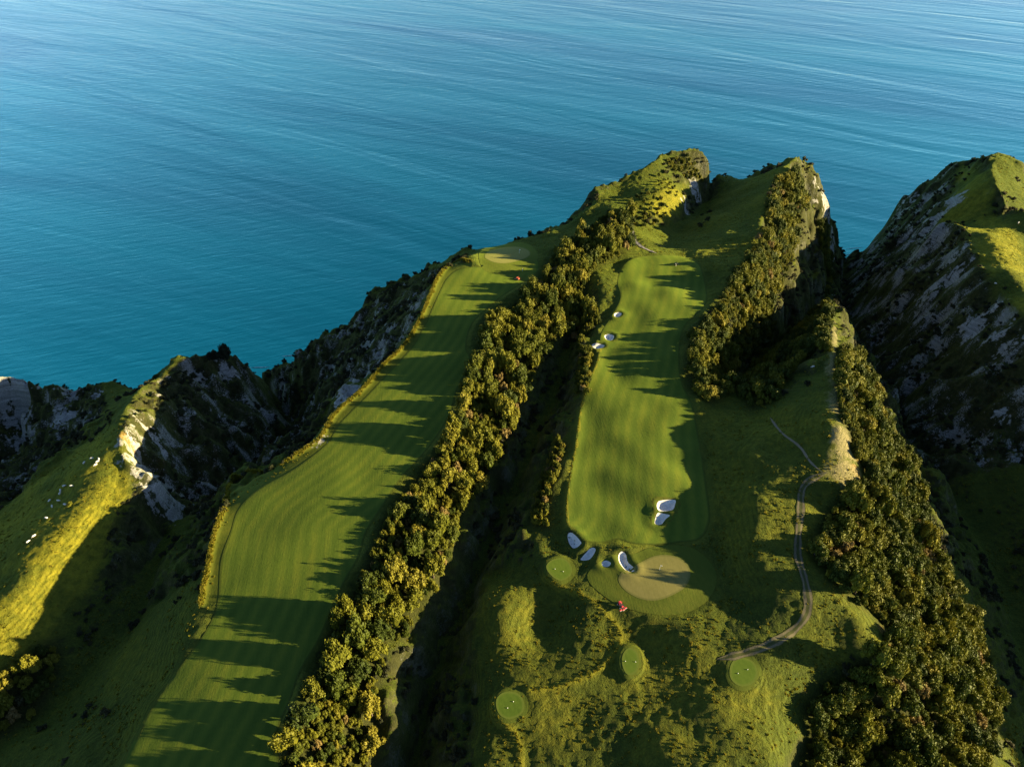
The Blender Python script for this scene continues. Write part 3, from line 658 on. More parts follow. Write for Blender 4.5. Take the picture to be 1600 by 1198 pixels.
def ribbon(name, pts, width, m, off=0.06, cols=5):
    W = hits([tuple(p) for p in catmull(pts, False, 8)]); seg = np.hypot(*np.diff(W, axis=0).T); cum = np.r_[0, np.cumsum(seg)]
    k = max(8, int(cum[-1]/1.0)); s = np.linspace(0, cum[-1], k)
    C = np.stack([np.interp(s, cum, W[:, 0]), np.interp(s, cum, W[:, 1])], 1)
    for _ in range(4): C[1:-1] = (C[:-2]+2*C[1:-1]+C[2:])/4
    T = np.gradient(C, axis=0); T /= np.linalg.norm(T, axis=1)[:, None]; Nn = np.stack([-T[:, 1], T[:, 0]], 1)
    a = np.linspace(-width/2, width/2, cols); V = []; A = []
    tp = np.minimum(1, np.minimum(s, cum[-1]-s)/6+.15)[:, None]*(1+.12*np.sin(s*.35)+.08*np.sin(s*.9+1))[:, None]
    for j in range(cols):
        p = C+Nn*a[j]*tp; V.append(np.c_[p, ground(p[:, 0], p[:, 1])+off]); A.append(np.full(k, a[j]))
    V = np.stack(V, 1).reshape(-1, 3); A = np.stack(A, 1).ravel()
    q = (np.arange(k-1)[:, None]*cols+np.arange(cols-1)[None, :]).ravel()
    me = mesh_np(name, V, np.stack([q, q+1, q+1+cols, q+cols], 1)); attr(me, 'across', A)
    return tag(link(name, me, m), kind='structure')
ribbon('farm_track', [(1292,738),(1280,743),(1262,752),(1252,768),(1251,800),(1247,840),(1247,870),(1256,900),(1262,930),(1262,955),(1250,975),(1228,993),(1190,1012),(1150,1024),(1120,1030)], 2.6, M['farm_track'], 0.12)
ribbon('gravel_path', [(984,343),(988,360),(992,375),(1003,386),(1026,396)], 2.6, M['gravel'], 0.15)
ribbon('sheep_path', [(1203,652),(1222,677),(1250,698),(1266,722),(1285,738)], 0.9, M['dusty'], 0.10)

# ------------------------------------------------------------------ vegetation
def ico(sub):
    bm = bmesh.new(); bmesh.ops.create_icosphere(bm, subdivisions=sub, radius=1.0)
    v = np.array([x.co[:] for x in bm.verts]); f = np.array([[y.index for y in x.verts] for x in bm.faces]); bm.free(); return v, f
ICO1, ICO2 = ico(1), ico(2)

def leaf_quads(C, Nrm, size, rng, jitter=0.9):
    n = len(C); d = Nrm+rng.normal(0, jitter, (n, 3)); d /= np.linalg.norm(d, axis=1)[:, None]
    a = np.cross(d, rng.normal(0, 1, (n, 3))); a /= np.linalg.norm(a, axis=1)[:, None]+1e-9; b = np.cross(d, a)
    s = (size*rng.uniform(0.6, 1.4, n))[:, None]
    P = np.stack([C-a*s*.5, C+b*s*.38, C+a*s*.6, C-b*s*.38], 1)
    return P.reshape(-1, 3), np.arange(4*n).reshape(n, 4)

def crown_mesh(name, seed, clumps, leaves, leaf, R=1.0, H=1.0, base=0.35, lob=(0.26, 0.42), shape='dome'):
    """unit crown: radius R about the axis, from height base to H; clumps of leaves round small twiggy cores"""
    rng = np.random.default_rng(seed); VV, FF, nv = [], [], 0
    squash = rng.uniform(0.8, 1.25); ang0 = rng.uniform(0, 6.28); lean = rng.normal(0, .12, 2)
    for k in range(clumps):
        if shape == 'dome':
            th = rng.uniform(0, 2*math.pi); ph = math.acos(rng.uniform(-0.25, 1)); rr = rng.uniform(0.40, 1.08)
            c = np.array([math.cos(th)*math.sin(ph), math.sin(th)*math.sin(ph), math.cos(ph)])*rr
            c[0] *= squash; c[1] /= squash
            c = np.array([c[0]*R*.78, c[1]*R*.78, base+(H-base)*(0.42+0.5*c[2])]); c[:2] += lean*c[2]
            r = rng.uniform(*lob)*R
        elif shape == 'flat':
            th = rng.uniform(0, 2*math.pi); rr = math.sqrt(rng.uniform(0, 1)); c = np.array([math.cos(th)*rr*R, math.sin(th)*rr*R*.8, base+(H-base)*rng.uniform(.15, 1)*(1-.5*rr)]); r = rng.uniform(*lob)*R
        v, f = ICO1
        core = v*(1+rng.normal(0, .16, (len(v), 1)))*r*0.74+c; VV.append(core); 
        FF.append(np.c_[f, f[:, 2]]+nv); nv += len(v)
        d = rng.normal(0, 1, (leaves, 3)); d /= np.linalg.norm(d, axis=1)[:, None]; d[:, 2] = np.where(d[:, 2] < -.4, -d[:, 2], d[:, 2])
        p, q = leaf_quads(c+d*r*rng.uniform(.66, 1.12, (leaves, 1)), d, leaf, rng); VV.append(p); FF.append(q+nv); nv += len(p)
    V = np.vstack(VV); F_ = np.vstack(FF)
    me = bpy.data.meshes.new(name); me.from_pydata(V.tolist(), [], [tuple(x[:3]) if x[2] == x[3] else tuple(x) for x in F_.tolist()]); me.update()
    return me

def tube(V, F_, pts, radii, sides=6):
    o = len(V)
    for i, (p, r) in enumerate(zip(pts, radii)):
        a = Vector(pts[min(i+1, len(pts)-1)])-Vector(pts[max(i-1, 0)]); q = a.to_track_quat('Z', 'Y')
        for k in range(sides):
            t = 2*math.pi*k/sides; w = Vector(p)+q @ Vector((math.cos(t)*r, math.sin(t)*r, 0)); V.append(tuple(w))
    for i in range(len(pts)-1):
        for k in range(sides): F_.append((o+i*sides+k, o+i*sides+(k+1) % sides, o+(i+1)*sides+(k+1) % sides, o+(i+1)*sides+k))
    F_.append(tuple(o+k for k in range(sides))[::-1]); F_.append(tuple(o+(len(pts)-1)*sides+k for k in range(sides)))
def trunk_mesh(name, seed, H, R):
    r = random.Random(seed); V, F_ = [], []
    lean = (r.uniform(-.1, .1)*R, r.uniform(-.1, .1)*R)
    tube(V, F_, [(0, 0, -.08), (lean[0]*.4, lean[1]*.4, .22*H), (lean[0], lean[1], .5*H), (lean[0]*1.2, lean[1]*1.3, .75*H)], [.075*R, .055*R, .04*R, .015*R])
    for k in range(5):
        t = 2*math.pi*(k+r.random()*.6)/5; h = H*r.uniform(.22, .42); e = R*r.uniform(.45, .7)
        tube(V, F_, [(lean[0]*.5, lean[1]*.5, h), (math.cos(t)*e*.5, math.sin(t)*e*.5, h+.14*H), (math.cos(t)*e, math.sin(t)*e, h+.3*H)], [.035*R, .025*R, .01*R], 5)
    me = bpy.data.meshes.new(name); me.from_pydata(V, [], F_); me.update(); me.materials.append(M['bark']); return me

NV = 5
SPECIES = {'green': 'leaf_green', 'olive': 'leaf_olive', 'tan': 'leaf_tan'}
CROWNS = {}
for si, sp in enumerate(SPECIES):
    for k in range(NV):
        me_ = crown_mesh('crown', 100+10*si+k, (32, 28, 20)[si], 64, (.115, .12, .11)[si], lob=((.15, .42), (.14, .38), (.14, .34))[si], base=(.25, .2, .15)[si])
        me_.materials.append(M[SPECIES[sp]]); CROWNS[sp, k] = me_
TRUNKS = [trunk_mesh('trunk', 50+k, 1.0, 1.0) for k in range(4)]

def visible(x, y, z):
    """can the camera see a point at (x, y, z) over the land?"""
    t = np.linspace(0.05, 0.985, 160)[None, :]
    xx = x[:, None]*t; yy = y[:, None]*t; zz = CAM_H+(z[:, None]-CAM_H)*t
    return (zz > sample(ZT, xx, yy)-0.5).all(1)
def project(x, y, z):
    d = y*CP+(CAM_H-z)*SP; up = y*SP-(CAM_H-z)*CP
    return 800+FOC*x/d, 599-FOC*up/d, d

BELT_SPEC = {  # radius range, packing, species weights, phrase
 'mid': ((1.0, 4.9), .66, (.56, .39, .05), 'in the belt between the two fairways'),
 'hedge': ((.9, 1.9), .72, (.35, .45, .20), 'in the narrow hedge above the ravine'),
 'hedge2': ((1.2, 2.4), .72, (.6, .35, .05), 'in the short row below the flat bunker'),
 'ridge': ((1.1, 4.6), .64, (.72, .26, .02), 'in the headland ridge wood'),
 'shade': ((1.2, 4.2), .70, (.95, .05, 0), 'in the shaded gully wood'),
 'gorge': ((1.0, 4.8), .64, (.80, .18, .02), 'in the gorge rim wood'),
 'knoll': ((.8, 1.9), .95, (.7, .3, 0), 'on the bright grassy headland hill'),
 'knoll2': ((.7, 1.8), 1.7, (.7, .3, 0), 'under the bright headland hill'),
 'knoll3': ((.6, 1.3), 2.2, (.7, .3, 0), 'scattered over the bright headland hill'),
 'corner': ((1.2, 3.2), .80, (.5, .45, .05), 'at the foot of the sheep hill'),
}
TREES = []
rngT = np.random.default_rng(5)
gap = spectral(12, 60, 21); gap2 = spectral(7, 30, 22); BIG = ('mid', 'gorge', 'ridge')
for bk, ((r0, r1), pk, wts, phrase) in BELT_SPEC.items():
    P = WB[bk]; area = abs(np.sum(P[:, 0]*np.roll(P[:, 1], -1)-P[:, 1]*np.roll(P[:, 0], -1)))/2
    placed = np.zeros((0, 4))
    nt_ = int(min(area*2.2, 16000))
    rr = np.sort(r0+(r1-r0)*rngT.beta(1.1, 3.0, nt_))[::-1]
    xs = rngT.uniform(P[:, 0].min(), P[:, 0].max(), nt_*9); ys = rngT.uniform(P[:, 1].min(), P[:, 1].max(), nt_*9)
    ok = inpoly(P, xs, ys); xs, ys = xs[ok][:nt_], ys[ok][:nt_]
    rr = rr[np.linspace(0, nt_-1, len(xs)).astype(int)]
    ed_ = polydist(P, xs, ys)
    for x, y, r, de in zip(xs, ys, rr, ed_):
        zq = float(sample(ZT, x, y))
        if sample(gap, x, y) < -.75 and r > 1.7 and bk in ('mid', 'gorge', 'ridge', 'shade'): continue
        if r > 1.5 and bk in BIG and sample(gap2, x, y) < .25-de/3.2: continue
        if len(placed) and (np.sqrt((placed[:, 0]-x)**2+(placed[:, 1]-y)**2+.8*(placed[:, 3]-zq)**2) < pk*(placed[:, 2]+r)).any(): continue
        placed = np.vstack([placed, (x, y, r, zq)])
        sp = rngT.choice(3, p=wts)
        if sp == 2: r = min(r, 2.6)
        TREES.append((x, y, r, sp, bk))
TX = np.array([t[0] for t in TREES]); TY = np.array([t[1] for t in TREES]); TR = np.array([t[2] for t in TREES]); TZ = ground(TX, TY)
TH = TR*(1.05+1.15*rngT.beta(1.3, 2.2, len(TR)))+0.6
TH *= np.where(np.array([t[4] for t in TREES]) == 'mid', 1.22, 1.0)*np.where(rngT.uniform(0, 1, len(TR)) < .10, 1.35, 1.0)
pu, pv, pd = project(TX, TY, TZ+TH*.7)
inview = (pu > -20) & (pu < 1620) & (pv > 180) & (pv < 1225) & visible(TX, TY, TZ+TH*.8)
score = np.where(inview, TR/pd, -1)
order = np.argsort(-score); single = [i for i in order[:290] if score[i] > 0]; rest = [i for i in range(len(TREES)) if i not in set(single)]
ANCHORS = {
 'mid': [(870,390,', by the oval green'),(800,480,', beside the orange mower turf'),(910,470,', above the small bunkers'),(760,560,', where the fairway bulges'),(840,560,', over the upper ravine'),(700,680,', along the long fairway edge'),(770,700,', facing the thin hedge'),(620,800,', along the long shadows'),(700,830,', over the dark ravine'),(560,950,', beside the broad shadows'),(650,930,', facing the lit mound'),(480,1130,', by the near fairway edge'),(570,1130,', over the near ravine')],
 'gorge': [(1330,580,', beside the ridge path'),(1360,690,', below the ridge path'),(1360,760,', round the orange soil'),(1430,780,', above the dark gorge'),(1310,840,', beside the farm track'),(1390,860,', inside the dense wood'),(1470,890,', on the outer gorge side'),(1400,950,', above the ochre bank'),(1500,980,', below the ochre bank'),(1320,1080,', in the shaded hollow'),(1400,1090,', on the round knoll'),(1500,1090,', over the gorge bend'),(1320,1170,', below the hollow'),(1450,1180,', on the lowest slope')],
 'ridge': [(1235,300,', at the headland tip'),(1200,380,', beside the sloping meadow'),(1150,470,', above the fairway bend'),(1110,540,', at the fairway edge'),(1180,520,', over the gully'),(1100,600,', by the grassy saddle')],
}
SPN = ('dark green', 'golden olive', 'pale tan')
for i in single:
    x, y, r, sp, bk = TREES[i]; key = list(SPECIES)[sp]
    root = empty('tree', (x, y, TZ[i]-.15), rngT.uniform(0, 6.28))
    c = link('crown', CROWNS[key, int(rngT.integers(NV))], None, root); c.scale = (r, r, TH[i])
    t = link('trunk', TRUNKS[int(rngT.integers(4))], None, root); t.scale = (r, r, TH[i])
    size = 'large' if r > 3.3 else ('mid sized' if r > 2.2 else 'small')
    near = ''
    if bk in ANCHORS: near = min(ANCHORS[bk], key=lambda q: math.hypot(q[0]-pu[i], q[1]-pv[i]))[2]
    tall = 'tall ' if TH[i] > 1.55*r+.6 else ('squat ' if TH[i] < 1.18*r+.6 else '')
    lab = size+' '+tall+SPN[sp]+' tree '+BELT_SPEC[bk][3]+near
    if len(lab.replace(',', '').split()) > 16: lab = lab.replace(tall, '', 1) if tall else lab.replace('mid sized', 'middling').replace(' between the two fairways', ' between fairways')
    if len(lab.replace(',', '').split()) > 16: lab = lab.replace('middling ', 'small ').replace(' between the two fairways', ' between fairways')
    tag(root, lab, 'tree', lab.replace(' tree ', ' trees '))

# a point cloud that places copies of a few meshes: for what nobody could count
def scatter(name, pts, scl, rot, var, protos, label):
    me = bpy.data.meshes.new(name); P = np.asarray(pts, np.float32)
    me.vertices.add(len(P)); me.vertices.foreach_set('co', P.ravel())
    a = me.attributes.new('scl', 'FLOAT_VECTOR', 'POINT'); a.data.foreach_set('vector', np.asarray(scl, np.float32).ravel())
    a = me.attributes.new('rot', 'FLOAT_VECTOR', 'POINT'); a.data.foreach_set('vector', np.asarray(rot, np.float32).ravel())
    a = me.attributes.new('var', 'INT', 'POINT'); a.data.foreach_set('value', np.asarray(var, np.int32))
    o = bpy.data.objects.new(name, me); COL.objects.link(o)
    g = bpy.data.node_groups.new(name, 'GeometryNodeTree'); g.interface.new_socket('Geometry', in_out='INPUT', socket_type='NodeSocketGeometry'); g.interface.new_socket('Geometry', in_out='OUTPUT', socket_type='NodeSocketGeometry')
    n, l = g.nodes, g.links; gi, go = n.new('NodeGroupInput'), n.new('NodeGroupOutput'); j = n.new('GeometryNodeJoinGeometry')
    def na(nm, ty): x = n.new('GeometryNodeInputNamedAttribute'); x.data_type = ty; x.inputs[0].default_value = nm; return x.outputs[0]
    S_, R_, A_ = na('scl', 'FLOAT_VECTOR'), na('rot', 'FLOAT_VECTOR'), na('var', 'INT')
    for k, po in enumerate(protos):
        ip = n.new('GeometryNodeInstanceOnPoints'); oi = n.new('GeometryNodeObjectInfo'); oi.inputs[0].default_value = po; oi.inputs['As Instance'].default_value = True
        cmp_ = n.new('FunctionNodeCompare'); cmp_.data_type = 'INT'; cmp_.operation = 'EQUAL'; l.new(A_, cmp_.inputs[2]); cmp_.inputs[3].default_value = k
        l.new(gi.outputs[0], ip.inputs['Points']); l.new(cmp_.outputs[0], ip.inputs['Selection']); l.new(oi.outputs['Geometry'], ip.inputs['Instance'])
        l.new(S_, ip.inputs['Scale']); l.new(R_, ip.inputs['Rotation']); l.new(ip.outputs[0], j.inputs[0])
    l.new(j.outputs[0], go.inputs[0])
    md = o.modifiers.new('scatter', 'NODES'); md.node_group = g
    return tag(o, label, kind='stuff')
def proto(name, me): return bpy.data.objects.new(name, me)

keys = [(sp, k) for sp in SPECIES for k in range(NV)]
rest = np.array(rest)
scatter('woodland', np.c_[TX[rest], TY[rest], TZ[rest]-.2], np.c_[TR[rest], TR[rest], TH[rest]], np.c_[np.zeros((len(rest), 2)), rngT.uniform(0, 6.28, len(rest))],
        [TREES[i][3]*NV+int(rngT.integers(NV)) for i in rest], [proto('crown', CROWNS[k]) for k in keys], 'smaller and farther trees filling the wooded belts')

# scrub on the steep ground
SCRUB = [crown_mesh('shrub', 300+k, 9, 34, .22, lob=(.32, .52), base=.0) for k in range(4)]
for m_ in SCRUB: m_.materials.append(M['scrub'])
gy_, gx_ = np.gradient(blur(ZT, 2)); SL2 = np.sqrt(gx_**2+gy_**2)
cover = spectral(8, 60, 31, 1.5)
def cand(n, seed):
    r = np.random.default_rng(seed); u = r.uniform(-60, 1660, n); v = r.uniform(215, 1240, n)
    return u, v, r
def scatter_ground(n, seed):
    """random land points, thinned so that far ground carries fewer"""
    r = np.random.default_rng(seed); x = r.uniform(X0+5, X1-5, n); y = r.uniform(Y0+5, Y1-5, n); z = ground(x, y)
    u, v, d = project(x, y, z); k = (u > -40) & (u < 1640) & (v > 190) & (v < 1240) & (z > SEA_Z+3)
    return x[k], y[k], z[k], d[k], r
x, y, z, d, r = scatter_ground(260000, 41)
sl_ = sample(SL2, x, y); cv = sample(cover, x, y); rk = sample(ROCK, x, y); fo = sample(FOREST, x, y); go_ = sample(gmask([PL, PM]+PC+PT, 6, 2), x, y)
dens = np.maximum(smooth01(.42, .8, sl_), .8*sample(CLIFF, x, y))*smooth01(-.35, .5, cv)*(1-np.clip(rk*1.3, 0, 1))*(1-.15*fo)*(1-go_)*(1-.97*sample(MEADOW, x, y))
k = r.uniform(0, 1, len(x)) < dens*.33
x, y, z, d = x[k], y[k], z[k], d[k]; vis = visible(x, y, z+1.5); x, y, z = x[vis], y[vis], z[vis]
s_ = .55+2.1*r.beta(1.3, 3.2, len(x))
scatter('cliff_scrub', np.c_[x, y, z-.15], np.c_[s_, s_, s_*r.uniform(.7, 1.3, len(x))], np.c_[np.zeros((len(x), 2)), r.uniform(0, 6.28, len(x))], r.integers(0, 4, len(x)), [proto('shrub', m_) for m_ in SCRUB], 'low dark scrub clinging to the cliffs and ravine sides')
print('trees', len(TREES), 'single', len(single), 'scrub', len(x))

# rough grass tussocks and the tall grass lips
def tuft_mesh(name, seed, blades=16, spread=.5, h=.7):
    r = random.Random(seed); V, F_ = [], []
    for k in range(blades):
        a = r.uniform(0, 6.28); q = r.uniform(0, spread*.6); bx, by = math.cos(a)*q, math.sin(a)*q; t = r.uniform(0, 6.28); w = r.uniform(.07, .13)
        hx, hy, hh = bx+math.cos(a)*spread*r.uniform(.2, .7), by+math.sin(a)*spread*r.uniform(.2, .7), h*r.uniform(.5, 1.1)
        o = len(V); V += [(bx-math.cos(t)*w, by-math.sin(t)*w, -.05), (bx+math.cos(t)*w, by+math.sin(t)*w, -.05), ((bx+hx)/2+math.cos(t)*w*.8, (by+hy)/2+math.sin(t)*w*.8, hh*.65), (hx, hy, hh), ((bx+hx)/2-math.cos(t)*w*.8, (by+hy)/2-math.sin(t)*w*.8, hh*.65)]
        F_ += [(o, o+1, o+2, o+4), (o+4, o+2, o+3)]
    me = bpy.data.meshes.new(name); me.from_pydata(V, [], F_); me.update(); me.materials.append(M['blade']); return me
TUFTS = [tuft_mesh('tussock', 70+k) for k in range(4)]
x, y, z, d, r = scatter_ground(420000, 43)
sl_ = sample(SL2, x, y); go_ = sample(gmask([PL, PM]+PC+PT, 2.5, 2.5), x, y); fo = sample(FOREST, x, y)
dens = (1-smooth01(.55, .9, sl_))*(1-go_)*(1-.85*fo)*(.12+.88*smooth01(-.2, 1.0, sample(spectral(4, 45, 33, 1.4), x, y)))*np.clip((230/d)**2, 0, 1)
k = r.uniform(0, 1, len(x)) < dens*.75; x, y, z = x[k], y[k], z[k]; vis = visible(x, y, z+.6); x, y, z = x[vis], y[vis], z[vis]
s_ = .3+.9*r.beta(1.4, 2.6, len(x))
scatter('rough_grass', np.c_[x, y, z], np.c_[s_*1.2, s_*1.2, s_*.75], np.c_[np.zeros((len(x), 2)), r.uniform(0, 6.28, len(x))], r.integers(0, 4, len(x)), [proto('tussock', m_) for m_ in TUFTS], 'unmown tussock grass on the slopes round the golf holes')
print('tufts', len(x))

def lip(name, pts, per_m, width, size, label, seed):
    W = pts; seg = np.hypot(*np.diff(W, axis=0).T); seg = np.where(seg > 25, 0, seg); cum = np.r_[0, np.cumsum(seg)]; r = np.random.default_rng(seed)
    n = int(cum[-1]*per_m); s = r.uniform(0, cum[-1], n); x = np.interp(s, cum, W[:, 0])+r.normal(0, width, n); y = np.interp(s, cum, W[:, 1])+r.normal(0, width, n)
    q = size*r.uniform(.6, 1.3, n)
    return scatter(name, np.c_[x, y, ground(x, y)], np.c_[q, q, q*.95], np.c_[np.zeros((n, 2)), r.uniform(0, 6.28, n)], r.integers(0, 4, n), [proto('tussock', m_) for m_ in TUFTS], label)
for q, (nm, pts_, per, wd_, sz, hb_, lab) in enumerate(LIPS): lip(nm, LIPW[q], per, wd_, sz, lab, q+1)

# dark conifers on the spur above the cove
CON = [crown_mesh('crown', 400, 30, 60, .14, base=.05, lob=(.26, .42)), crown_mesh('crown', 401, 22, 60, .13, base=.1, lob=(.2, .34), shape='flat'), crown_mesh('crown', 402, 18, 60, .13, base=.1, lob=(.2, .32), shape='flat')]
for m_ in CON: m_.materials.append(M['leaf_dark'])
for q, (u, v, R_, H_, lab) in enumerate([(353,560,3.9,9.0,'round dark conifer standing on the tip of the spur above the cove'), (341,560,3.2,5.8,'low dark conifer squeezed behind the round one on the spur'), (331,562,3.0,4.8,'wind bent low dark conifer at the outer end of the spur row')]):
    h = hit_on(ZB, u, v)
    root = empty('conifer_tree', (h[0], h[1], ground(h[0], h[1])-.2)); c = link('crown', CON[q], None, root); c.scale = (R_, R_, H_); t = link('trunk', TRUNKS[q], None, root); t.scale = (R_, R_, H_)
    tag(root, lab, 'tree')
h = hit_on(ZB, 110, 789)
root = empty('gorse_bush', (h[0], h[1], ground(h[0], h[1])-.1)); b1 = link('foliage', CROWNS['olive', 1], None, root); b1.scale = (1.3, 1.3, 1.5); b2 = link('stem', TRUNKS[1], None, root); b2.scale = (1.3, 1.3, 1.4)
tag(root, 'lone yellow green bush among the sheep', 'bush')

# ------------------------------------------------------------------ small things
def bm_obj(name, build, m, parent):
    bm = bmesh.new(); build(bm); me = bpy.data.meshes.new(name); bm.to_mesh(me); bm.free(); return link(name, me, m, parent)
def add_box(bm, c, s, bev=0.0):
    r = bmesh.ops.create_cube(bm, size=1.0); vs = r['verts']
    for v in vs: v.co = Vector((v.co.x*s[0]+c[0], v.co.y*s[1]+c[1], v.co.z*s[2]+c[2]))
    if bev: bmesh.ops.bevel(bm, geom=[e for e in {e for v in vs for e in v.link_edges}], offset=bev, segments=2, affect='EDGES', profile=.5)
def add_cyl(bm, p, q, r1, r2=None, n=12):
    p, q = Vector(p), Vector(q); m_ = Matrix.Translation((p+q)/2) @ (q-p).to_track_quat('Z', 'Y').to_matrix().to_4x4()
    bmesh.ops.create_cone(bm, cap_ends=True, segments=n, radius1=r1, radius2=r1 if r2 is None else r2, depth=(q-p).length, matrix=m_)

# sheep: one continuous body mesh lofted from rump to muzzle, legs drawn out of the belly
def sheep_meshes():
    V, F_ = [], []
    rings = [(-.62, .62, .05, .05), (-.58, .62, .20, .20), (-.42, .62, .29, .30), (-.1, .60, .31, .33), (.22, .62, .29, .31), (.42, .66, .22, .25), (.56, .62, .15, .17), (.68, .48, .11, .13), (.78, .36, .10, .11), (.90, .24, .075, .075), (.95, .20, .03, .03)]
    n = 10
    for (x_, z_, a, b) in rings:
        for k in range(n): t = 2*math.pi*k/n; V.append((x_, math.cos(t)*a, z_+math.sin(t)*b))
    for i in range(len(rings)-1):
        for k in range(n): F_.append((i*n+k, i*n+(k+1) % n, (i+1)*n+(k+1) % n, (i+1)*n+k))
    F_.append(tuple(range(n))[::-1]); F_.append(tuple((len(rings)-1)*n+k for k in range(n)))
    for (x_, y_, bx) in ((-.42, .15, -.04), (-.42, -.15, -.04), (.32, .14, .0), (.32, -.14, .0)):
        tube(V, F_, [(x_, y_, .52), (x_+bx, y_, .30), (x_-bx*.5, y_, .16), (x_, y_, 0)], [.11, .065, .042, .05], 6)
    for s in (-1, 1): tube(V, F_, [(.70, .08*s, .52), (.68, .20*s, .50), (.69, .24*s, .46)], [.03, .04, .01], 5)
    tube(V, F_, [(-.6, 0, .72), (-.68, 0, .60), (-.69, 0, .45)], [.05, .045, .03], 5)
    me = bpy.data.meshes.new('sheep'); me.from_pydata(V, [], F_); me.update()
    for p in me.polygons: p.use_smooth = True
    me.materials.append(M['wool']); return me
SHEEP = sheep_meshes(); rs = random.Random(3)
FLOCK = [(132,724),(144,717),(155,718),(153,722),(150,727),(101,760),(112,760),(95,767),(94,772),(78,783),(92,783),(102,789),(82,792),(73,810),(54,838),(45,847)]
for u, v in FLOCK:
    h = hit_on(ZB, u, v)
    o = link('sheep', SHEEP); o.location = (h[0], h[1], ground(h[0], h[1])-.02); o.rotation_euler = (0, 0, rs.uniform(0, 6.28)); o.scale = [1.1]*3
    tag(o, 'white sheep grazing on the grassy hill across the valley', 'sheep', 'flock on the shaded meadow')
for u, v, lab in ((1591,349,'white sheep in the dark hollow of the far headland'), (1555,444,'white sheep on the lower grass edge of the far headland'), (1270,574,'white sheep on the bare slope under the knife edge ridge')):
    h = hit_on(ZB, u, v)
    o = link('sheep', SHEEP); o.location = (h[0], h[1], ground(h[0], h[1])-.02); o.rotation_euler = (0, 0, rs.uniform(0, 6.28)); o.scale = [1.1]*3; tag(o, lab, 'sheep')

def mower(u, v, rz, paint, label):
    h = hit_on(ZB, u, v); t = empty('mower', (h[0], h[1], ground(h[0], h[1])+.08), rz); P = M[paint]
    bm_obj('chassis', lambda b: (add_box(b, (0, 0, .55), (2.3, 1.0, .22), .05), add_box(b, (.1, .62, .62), (1.1, .3, .1), .03), add_box(b, (.1, -.62, .62), (1.1, .3, .1), .03)), M['seatm'], t)
    bm_obj('hood', lambda b: (add_box(b, (-.75, 0, .98), (1.0, .95, .62), .14), add_box(b, (-.95, 0, 1.34), (.5, .6, .12), .05)), P, t)
    bm_obj('front_cowl', lambda b: (add_box(b, (.78, 0, .86), (.35, .7, .42), .1), add_cyl(b, (.7, 0, 1.0), (.5, 0, 1.35), .05)), P, t)
    s = bm_obj('seat', lambda b: (add_box(b, (.0, 0, .98), (.55, .55, .16), .05), add_box(b, (-.26, 0, 1.28), (.14, .52, .55), .05)), M['seatm'], t)
    bm_obj('roll_bar', lambda b: (add_cyl(b, (-.32, .5, .7), (-.36, .5, 2.0), .04), add_cyl(b, (-.32, -.5, .7), (-.36, -.5, 2.0), .04), add_cyl(b, (-.36, -.54, 2.0), (-.36, .54, 2.0), .04)), P, t)
    def ring(b):
        r_ = .2
        for k in range(12):
            a0, a1 = 2*math.pi*k/12, 2*math.pi*(k+1)/12
            add_cyl(b, (.5+.1*math.cos(a0), r_*math.sin(a0), 1.36+r_*.9*math.cos(a0)), (.5+.1*math.cos(a1), r_*math.sin(a1), 1.36+r_*.9*math.cos(a1)), .022, n=6)
    bm_obj('steering_wheel', ring, M['rubber'], t)
    for (wx_, wy_, r_, w_) in ((.7, .72, .36, .3), (.7, -.72, .36, .3), (-.85, .66, .32, .26), (-.85, -.66, .32, .26)):
        w = bm_obj('wheel', lambda b: (add_cyl(b, (wx_, wy_-w_/2, r_), (wx_, wy_+w_/2, r_), r_, n=18)), M['rubber'], t)
        sg = 1 if wy_ > 0 else -1
        bm_obj('rim', lambda b: add_cyl(b, (wx_, wy_+sg*(w_/2-.02), r_), (wx_, wy_+sg*(w_/2+.02), r_), r_*.55, n=12), M['white'], w)
    for (cx_, cy_) in ((1.55, 0), (1.35, .95), (1.35, -.95)):
        c = bm_obj('cutting_unit', lambda b: (add_box(b, (cx_, cy_, .26), (.36, .82, .22), .05), add_cyl(b, (cx_-.3, cy_*.6, .55), (cx_, cy_, .35), .04)), P, t)
        bm_obj('reel', lambda b: (add_cyl(b, (cx_+.18, cy_-.4, .16), (cx_+.18, cy_+.4, .16), .13, n=10), add_cyl(b, (cx_-.2, cy_-.4, .1), (cx_-.2, cy_+.4, .1), .08, n=10)), M['steel'], c)
    tag(t, label, 'mower'); return t
mower(809, 437, 2.2, 'orange', 'orange mower parked on the sunlit turf below the cliff end green')
mower(970, 947, -1.1, 'red', 'red mower on the apron edge of the kidney shaped green')
mower(1056, 414, 0.7, 'darkgreen', 'dark mower in the shade at the far end of the bunkered fairway')

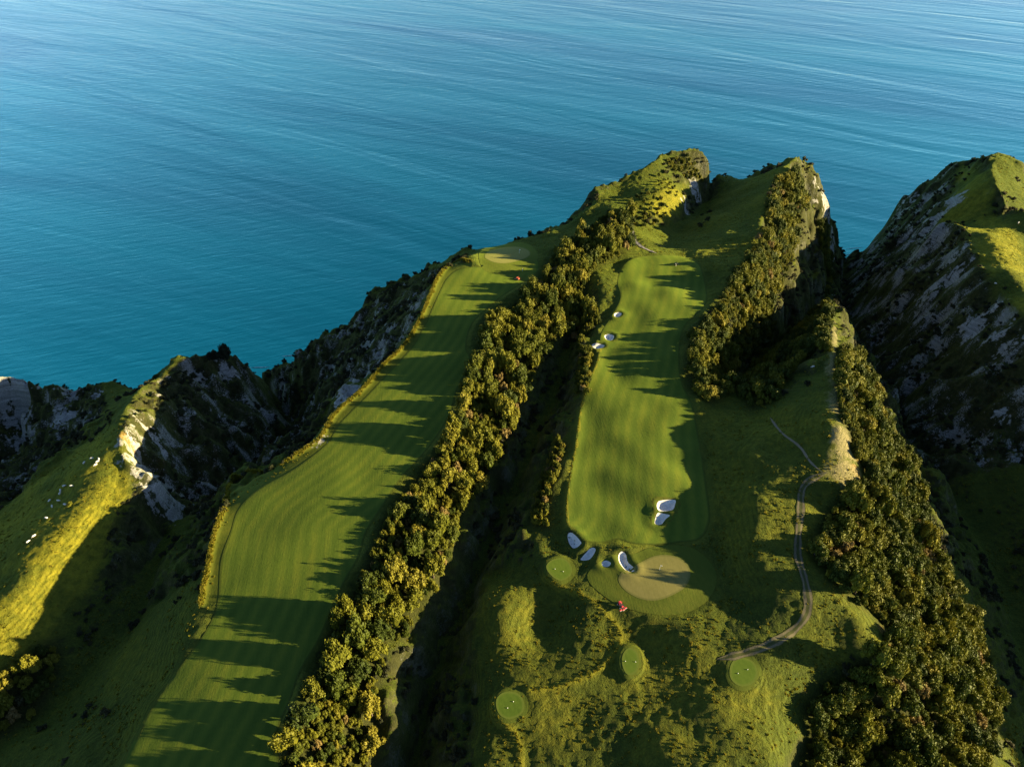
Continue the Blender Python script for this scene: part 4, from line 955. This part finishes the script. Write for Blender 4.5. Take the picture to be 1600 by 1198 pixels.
def flagstick(u, v, label):
    h = hit_on(ZB, u, v); t = empty('flagstick', (h[0], h[1], ground(h[0], h[1])+.1))
    bm_obj('pole', lambda b: add_cyl(b, (0, 0, -.15), (0, 0, 2.4), .045, .03, 8), M['white'], t)
    def fl(b):
        P_ = [[b.verts.new((.03+.62*i/6, .05*math.sin(i*1.1)+dy, 2.38-.42*j-.06*i/6)) for j in (0, 1)] for i in range(7) for dy in (0,)]
        for i in range(6): b.faces.new((P_[i][0], P_[i+1][0], P_[i+1][1], P_[i][1]))
        bmesh.ops.solidify(b, geom=b.faces[:], thickness=.02)
    bm_obj('flag', fl, M['white'], t)
    bm_obj('cup', lambda b: add_cyl(b, (0, 0, .0), (0, 0, .045), .12, n=14), M['white'], t)
    tag(t, label, 'flagstick')
flagstick(1030.6, 889.6, 'white flagstick standing in the kidney shaped green')
flagstick(811.4, 395.5, 'white flagstick standing in the oval green at the cliff end')

def post(name, u, v, hgt, rad, label, cat, group=None):
    h = hit_on(ZB, u, v); t = empty(name, (h[0], h[1], ground(h[0], h[1])+.1))
    bm_obj('post', lambda b: add_cyl(b, (0, 0, -.2), (0, 0, hgt*.85), rad, rad*.8, 8), M['white'], t)
    bm_obj('cap', lambda b: add_cyl(b, (0, 0, hgt*.85), (0, 0, hgt), rad*1.4, rad*.6, 8), M['white'], t)
    tag(t, label, cat, group)
post('marker_post', 816.5, 424, 1.8, .1, 'white marker post on the mown line beside the orange mower', 'post')
TM = [((977,1033), (993,1034), 'white tee marker on the narrow oval tee'), ((793,1106), (802,1096), 'white tee marker on the round tee by the lit mound'), ((1153,1052), (1168,1046), 'white tee marker on the round tee where the track ends'), ((867,889), (880,893), 'white tee marker on the round tee below the bunkers')]
for a, b_, lab in TM:
    for p in (a, b_):
        h = hit_on(ZB, *p); t = empty('tee_marker', (h[0], h[1], ground(h[0], h[1])+.1))
        bm_obj('ball', lambda b: (bmesh.ops.create_uvsphere(b, u_segments=10, v_segments=8, radius=.13, matrix=Matrix.Translation((0, 0, .14)))), M['white'], t)
        bm_obj('peg', lambda b: add_cyl(b, (0, 0, -.1), (0, 0, .08), .03, .05, 8), M['steel'], t)
        tag(t, lab, 'tee marker', 'pair: '+lab)
